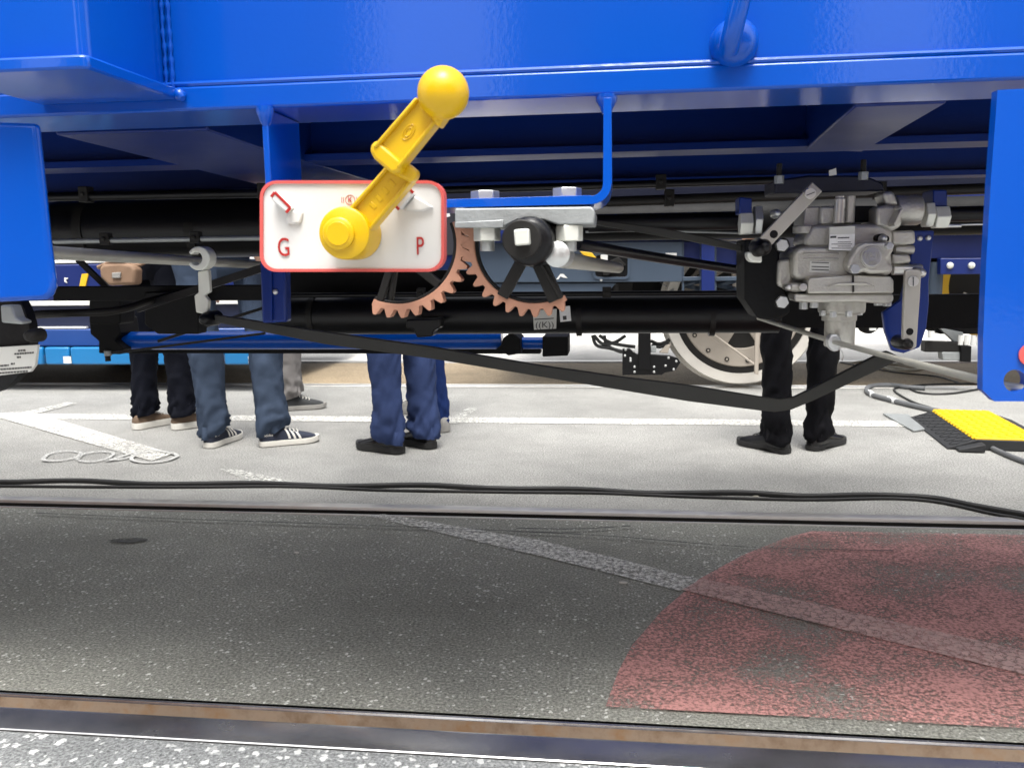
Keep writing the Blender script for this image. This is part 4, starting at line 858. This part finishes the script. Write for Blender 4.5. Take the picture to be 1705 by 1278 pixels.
def skin_body(par, hipc, face, height, arms=((.0, 0), (.0, 0))):
    """one continuous body: trunk, neck, head, arms, hands with five fingers"""
    k = height/1.76; s = Vector((-face.y, face.x, 0)); U = Vector((0, 0, 1)); vs = []; es = []; rs = []
    def v(p, r, par_=None):
        vs.append(p); rs.append(r)
        if par_ is not None: es.append((par_, len(vs)-1))
        return len(vs)-1
    B = Vector((hipc.x, hipc.y, 0))
    pel = v(B+U*.95*k, .12*k); ab = v(B+U*1.1*k, .115*k, pel); ch = v(B+U*1.3*k, .125*k, ab); nk = v(B+U*1.45*k, .06*k, ch); n2 = v(B+U*1.52*k+face*.01, .055*k, nk)
    hd = v(B+U*1.6*k+face*.03, .085*k, n2); v(B+U*1.7*k+face*.025, .08*k, hd)
    for sg, (fwd, bend) in zip((1, -1), arms):
        sh = v(B+s*sg*.17*k+U*1.4*k, .055*k, ch); el = v(B+s*sg*.24*k+U*1.12*k-face*.03, .043*k, sh)
        wr = v(B+s*sg*.25*k+U*.88*k+face*(.08+fwd), .028*k, el); pm = v(B+s*sg*.25*k+U*.8*k+face*(.1+fwd), .034*k, wr)
        for i in range(4):
            off = face*(.028-.018*i)+face*(.1+fwd); a = v(B+s*sg*.25*k+U*.745*k+off, .0095, pm); b = v(B+s*sg*.247*k+U*(.715)*k+off, .0085, a); v(B+s*sg*.237*k+U*(.69+.006*abs(i-1.3))*k+off, .0075, b)
        a = v(B+s*sg*.235*k+U*.79*k+face*(.145+fwd), .011, pm); v(B+s*sg*.228*k+U*.755*k+face*(.158+fwd), .009, a)
    me = bpy.data.meshes.new('body'); me.from_pydata([tuple(p) for p in vs], es, []); o = bpy.data.objects.new('body', me); col.objects.link(o)
    m1 = o.modifiers.new('skin', 'SKIN'); m1.use_smooth_shade = True
    for i, r in enumerate(rs): me.skin_vertices[0].data[i].radius = (r, r)
    me.skin_vertices[0].data[0].use_root = True
    m2 = o.modifiers.new('sub', 'SUBSURF'); m2.levels = m2.render_levels = 2
    me.materials.append(M['skin']); o.parent = par; o.matrix_parent_inverse = Matrix.Translation(-par.location)
    # face and hair
    hc = B+U*1.62*k+face*.03
    for sg in (1, -1):
        MB().lathe(hc+face*.082*k+s*sg*.032*k+U*.01, face, [(-.006, .0), (-.003, .008), (.003, .008), (.006, .002)], 10).build('eye', 'sole_white', o)
        MB().lathe(hc+s*sg*.086*k-U*.005, s*sg, [(-.01, .01), (0, .024), (.01, .02), (.014, .008)], 12).build('ear', 'skin', o)
    MB().loft([[hc+face*(.085*k+d_)+s*a_+U*b_ for a_, b_ in ((-w_, -.005), (w_, -.005), (0, .012))] for d_, w_ in ((-.01, .018), (.012, .012), (.024, .005))]).build('nose', 'skin', o)
    MB().box((0, 0, 0), (.001, .001, .001)); MB().tube([hc+face*.08*k+s*a_-U*.045 for a_ in (-.022, 0, .022)], .005, 8).build('mouth', 'red_plastic', o)
    hr = MB().lathe(hc+U*.03-face*.012, (0, 0, 1), [(-.05, .088*k), (0, .098*k), (.05, .09*k), (.085, .06*k), (.1, .0)], 20).build('hair', 'hair', o)
    return o
def person(label, shoes, knees, trm, topm, height=1.76, hem=(.075, .075), legr=(.078, .072, .066), shoe_kw={}, flare=1.0, seed=0, face=None):
    info = []
    g0 = gr(*shoes[0][0]); legr = tuple(x*k_ for x, k_ in zip(legr, (.85, .84, .83))); t = thing('person', label, 'person', (g0.x, g0.y, 0), 'people standing between the tracks')
    for (heel, toe) in shoes: info.append(shoe(heel, toe, par=t, **shoe_kw))
    if face is None: face = (info[0][1]+info[1][1]).normalized()
    rings_all = []; hips = []
    mb = MB()
    for li, ((ank, f), kx) in enumerate(zip(info, knees)):
        A = Vector((ank.x, ank.y, 0)); K = at(kx[0], kx[1], A.y+kx[2]); hp = A+(Vector((K.x, K.y, 0))-A)*(.9/max(.2, K.z)); hp.z = .9
        kn = A+(hp-A)*.55; kn.z = .5; kn += face*.02; hips.append(hp)
        f2 = (f+face).normalized(); s2 = Vector((-f2.y, f2.x, 0)); rings = []; NZ, NA = 60, 40
        for i in range(NZ+1):
            u = i/NZ; z = hem[li]+(.92-hem[li])*u
            if z < .5: q = (z/.5); c = A.lerp(kn, q**1.1)
            else: c = kn.lerp(hp, (z-.5)/.4)
            c = Vector((c.x, c.y, z)); rr = legr[2]+(legr[1]-legr[2])*min(1, z/.48) if z < .48 else legr[1]+(legr[0]*1.12-legr[1])*((z-.48)/.44)
            br = math.exp(-((z-hem[li])/.12)**2)          # stacked folds above the shoe
            kb = math.exp(-((z-.47)/.1)**2)
            c = c+f2*(.012*(1-br)*0+.01*br)
            r = []
            for j in range(NA):
                a = 2*math.pi*j/NA; ca, sa = math.cos(a), math.sin(a)
                q3 = Vector((ca*1.2+seed+li*7, sa*1.2, z*5+.9*ca))
                d = .007*noise.noise(q3)
                rg_ = 1-abs(noise.noise(Vector((ca*.8+seed*2, sa*.8+li*3, z*(13 if z < .3 else 9)+1.6*sa+.8*ca))))*2
                r2_ = 1-abs(noise.noise(Vector((ca*1.7+seed*3, sa*1.7+li*3, z*24-2.2*sa))))*2
                d += (.02*br+.011*kb+.0055)*rg_+(.009*br+.003)*r2_-.008*br
                ex = 1.07 if ca > 0 else 1.1
                R_ = rr*(1+(flare-1)*br)+d
                if i == 0: R_ -= .004
                r.append(c+f2*ca*R_*ex+s2*sa*R_*.93+Vector((0, 0, (.022*ca+.006*math.sin(2*a+seed))*br)))
            rings.append(r)
        inner = [[p+(Vector((rings[0][0]-rings[0][20])) *0) for p in rings[0]]]
        c0 = sum(rings[0], Vector())/NA
        lip = [[c0+(p-c0)*.9+Vector((0, 0, .004)) for p in rings[0]], [c0+(p-c0)*.86+Vector((0, 0, .06)) for p in rings[0]]]
        mb.loft([lip[1], lip[0]]+rings, True)
    hc = (hips[0]+hips[1])/2; s = Vector((-face.y, face.x, 0)); pr_ = []
    for z, wx, wy in ((.82, .15, .1), (.9, .175, .12), (.97, .17, .118), (1.03, .155, .11)):
        pr_.append([Vector((hc.x, hc.y, z))+s*math.cos(2*math.pi*j/32)*wx+face*math.sin(2*math.pi*j/32)*wy for j in range(32)])
    mb.loft(pr_, True)
    tro = mb.build('trousers', trm, t, angle=75)
    skin_body(t, hc, face, height)
    sb = MB(); k = height/1.76; rg = []
    for z, wx, wy in ((.93, .185, .13), (1.0, .18, .128), (1.15, .178, .128), (1.3, .2, .135), (1.4, .2, .12), (1.46, .13, .09), (1.49, .075, .075)):
        rg.append([Vector((hc.x, hc.y, z*k))+s*math.cos(2*math.pi*j/32)*wx*k*(1+.03*noise.noise(Vector((j*.4, z*5, seed))))+face*math.sin(2*math.pi*j/32)*wy*k for j in range(32)])
    sb.loft(rg, True)
    B = Vector((hc.x, hc.y, 0))
    for sg in (1, -1): sb.tube([B+s*sg*.15*k+Vector((0, 0, 1.41*k)), B+s*sg*.2*k+Vector((0, 0, 1.32*k)), B+s*sg*.24*k-face*.03+Vector((0, 0, 1.1*k))], [.07*k, .066*k, .06*k], 16)
    sb.build('shirt', topm, t, angle=70)
    return t, hc, face
person('person in black rolled jeans and tan shoes with thick white soles', [((224, 716), (283, 704)), ((287, 716), (345, 708))], [(236, 595, .05), (293, 595, .02)], 'denim_black', 'shirt_dark', hem=(.085, .085), legr=(.085, .074, .068), shoe_kw=dict(upper='canvas_tan', sole='sole_white', soleh=.034), seed=1.3)
person('person in grey blue jeans and navy three stripe sneakers', [((346, 747), (397, 727)), ((433, 744), (528, 734))], [(338, 592, .02), (436, 592, .04)], 'denim_blue', 'shirt_grey', hem=(.07, .075), legr=(.09, .08, .074), shoe_kw=dict(upper='canvas_navy', sole='sole_white', stripes=True, L=.295), seed=4.1)
person('person in pale grey trousers and dark sneakers, half hidden behind the jeans', [((466, 684), (521, 680)), ((436, 672), (488, 668))], [(478, 600, 0), (452, 600, .02)], 'chino_grey', 'shirt_white', hem=(.085, .085), legr=(.08, .072, .062), shoe_kw=dict(upper='canvas_dark', sole='canvas_grey'), seed=7.7)
person('person in navy trousers and shiny black slip-on shoes', [((670, 756), (597, 745)), ((722, 748), (662, 735))], [(643, 595, .03), (703, 595, .03)], 'trouser_navy', 'shirt_white', hem=(.06, .065), legr=(.088, .08, .075), shoe_kw=dict(upper='leather_black', sole='sole_black', kind='slip', soleh=.03), flare=1.04, seed=2.2)
person('person in dark blue jeans and grey sneakers behind the navy trousers', [((743, 720), (700, 706)), ((705, 692), (662, 684))], [(722, 600, .02), (700, 600, .02)], 'denim_navy', 'shirt_dark', hem=(.07, .08), legr=(.078, .07, .062), shoe_kw=dict(upper='canvas_grey', sole='canvas_grey', soleh=.034), seed=9.1)
person('person in black suit trousers and black lace-up shoes below the valve', [((1312, 756), (1238, 739)), ((1349, 751), (1400, 735))], [(1295, 590, 0), (1373, 590, 0)], 'trouser_black', 'shirt_dark', hem=(.06, .07), legr=(.082, .072, .068), shoe_kw=dict(upper='leather_black', sole='sole_black', kind='dress', lace='sole_black', soleh=.022, L=.3), seed=5.5, face=Vector((-.1, 1, 0)).normalized())
# hip bag
bg_ = thing('hip_bag', 'tan canvas hip bag with a small grey patch hanging beside the blue tram', 'bag', at(196, 476, 4.2))
pp([(164, 446), (170, 440), (196, 437), (218, 440), (225, 448), (224, 474), (180, 476), (166, 462)], 4.15, .08).build('pouch', 'bag_tan', bg_, .02, 4)
pp([(186, 454), (200, 453), (200, 463), (186, 463)], 4.14, .012).build('patch', 'canvas_grey', bg_, .003)
MB().tube(spline([at(164, 445, 4.2), at(196, 434, 4.16), at(226, 442, 4.2), at(262, 425, 4.3)], 5), .012, 8).build('belt', 'bag_tan', bg_)
# ================================================================== CABLES AND CABLE RAMP
def cable(name, pts, r, m, label, zoff=None, n=8):
    P = [gr(x, y)+Vector((0, 0, r*.95)) for x, y in pts]; P = spline(P, n)
    P = [p+Vector((0, 0, .002*abs(noise.noise(p*3)))) for p in P]
    return tag(MB().tube(P, r, 10).build(name, m), label, 'cable')
cable('black_cable', [(-260, 800), (-100, 802), (0, 806), (130, 803.5), (260, 810), (420, 808), (560, 813), (700, 811), (830, 817), (960, 818), (1080, 825), (1230, 824), (1340, 830), (1450, 828), (1550, 833), (1620, 846), (1705, 861), (1850, 888)], .0105, 'rubber', 'long black cable lying along the polished rail')
cable('thin_black_cable', [(-260, 807), (0, 811), (260, 813), (480, 812), (640, 818), (830, 821), (1000, 823), (1150, 829), (1340, 834), (1480, 832), (1560, 838), (1650, 857), (1705, 867), (1850, 900)], .006, 'rubber', 'thinner black cable twisted beside the long one')
gc = cable('grey_cable', [(1600, 702), (1570, 691), (1540, 684), (1510, 677), (1475, 668), (1452, 661), (1443, 653), (1450, 646.5), (1480, 644.5), (1510, 648), (1540, 650)], .016, 'grey_cable', 'thick grey cable with white tape bands curling into the yellow ramp')
for (x, y, x2, y2) in ((1447, 657, 1454, 662), (1478, 668, 1492, 672.5)):
    A, B = gr(x, y), gr(x2, y2); A.z = B.z = .0155; k = MB().tube([A, (A+B)/2, B], .0185, 12).build('tape_band', 'tape', gc)
cable('grey_cable', [(1622, 735), (1640, 744), (1660, 754), (1685, 765), (1712, 775), (1760, 790)], .012, 'grey_cable', 'grey cable coming out of the front of the yellow ramp')
cable('thin_black_cable', [(1452, 642), (1500, 642), (1530, 655), (1580, 657), (1630, 649), (1655, 642), (1640, 640), (1560, 641), (1500, 646), (1490, 653), (1520, 671), (1548, 680)], .007, 'rubber', 'thin black cable looping on the street beside the ramp')
cable('cream_cable', [(1440, 608), (1480, 612), (1520, 617), (1535, 612), (1500, 606), (1470, 611), (1495, 618), (1530, 615), (1510, 610), (1480, 607), (1440, 603), (1410, 606)], .008, 'cream_cable', 'tangled cream cable on the far track bed')
cable('dark_cord', [(1400, 604), (1440, 612), (1500, 622), (1560, 628), (1600, 640)], .006, 'rubber', 'dark cord crossing the far track bed')
mp = tag(MB().prism([gr(x, y)+Vector((0, 0, .0045)) for x, y in ((1470, 691), (1512, 692), (1540, 717), (1521, 720))], (0, 0, .006)).build('metal_plate', 'galvanised'), 'thin grey metal sheet lying left of the cable ramp', 'plate')
# ramp: axis runs from its back end to its front end
b0, f0 = gr(1513, 697), gr(1577, 748); ax = (f0-b0); Lr = ax.length; ax.normalize(); ac = Vector((-ax.y, ax.x, 0))
if ac.x < 0: ac = -ac
ramp_t = thing('cable_ramp', 'black cable protector ramp with a bright yellow lid', 'cable ramp', f0)
W1 = (gr(1622, 747)-f0).dot(ac); W1 = max(.12, W1); W2 = W1+.27; W3 = W2+W1; hz_ = .05
def rp(u, v_, z): return b0+ax*u+ac*v_+Vector((0, 0, z))
sec_ = [(0, .002), (0, .008), (W1, hz_), (W2, hz_), (W3, .008), (W3, .002)]
MB().prism([rp(0, a_, z) for a_, z in sec_], ax*Lr).build('base', 'ramp_black', ramp_t, .003)
lid = MB().prism([rp(.005, a_, z) for a_, z in ((W1-.006, hz_-.002), (W1-.004, hz_+.008), (W2+.004, hz_+.008), (W2+.006, hz_-.002))], ax*(Lr-.01)).build('lid', 'ramp_yellow', ramp_t, .003)
stud = None
def bump_at(u, v_, z, tilt, m, par, sgn):
    d = (ax*.022*sgn+ac*.018); d.normalize(); q = Vector((-d.y, d.x, 0)); mb = []
    c = rp(u, v_, z)
    pts = [c+d*.02, c+q*.006, c-d*.02, c-q*.006]
    for p in pts: p.z += tilt*((p-c).dot(ac))
    o = MB().prism(pts, (0, 0, .0035)).build('tread', m, par); return o
n1 = int(Lr/.042)
for i in range(n1):
    for j in range(4):
        bump_at(.03+i*.042, .022+j*(W1-.03)/4+.01, .008+(hz_-.008)*((.022+j*(W1-.03)/4+.01)/W1)-.0005, (hz_-.008)/W1, 'ramp_black', ramp_t, 1 if (i+j) % 2 else -1)
    for j in range(6):
        bump_at(.03+i*.042, W1+.02+j*.046, hz_+.0078, 0, 'ramp_yellow', lid, 1 if (i+j) % 2 else -1)
for i in range(int(Lr/.05)):
    MB().prism([rp(.02+i*.05, W1-.012, hz_-.003), rp(.05+i*.05, W1-.012, hz_-.003), rp(.04+i*.05, W1+.006, hz_+.006), rp(.03+i*.05, W1+.006, hz_+.006)], (0, 0, .004)).build('hinge_tooth', 'ramp_yellow', lid)
MB().prism([rp(Lr+.002, W1-.09, .003), rp(Lr+.002, W1+.02, .003), rp(Lr+.002, W1+.02, .042), rp(Lr+.002, W1-.09, .014)], ax*.06).build('end_connector', 'ramp_black', ramp_t, .004)
# small litter on the asphalt
for i, (x, y, m_) in enumerate(((494, 922, 'sole_white'), (1038, 972, 'sole_white'), (1551, 733, 'sole_white'), (1259, 828, 'cream_cable'))):
    c = gr(x, y); s_ = .005+.002*(i % 2)
    tag(MB().prism([c+Vector((s_*math.cos(a_)*(1.6-.5*math.sin(a_*2)), s_*.6*math.sin(a_), .003)) for a_ in (0, .9, 1.9, 2.9, 3.9, 5.1)], (0, 0, .004)).build('paper_scrap', m_), ('small white scrap on the dark asphalt left of the white line', 'tiny white scrap beside the worn white line', 'tiny white scrap by the cable ramp corner', 'tiny pale crumb on the long black cable')[i], 'scrap', 'small scraps on the ground')
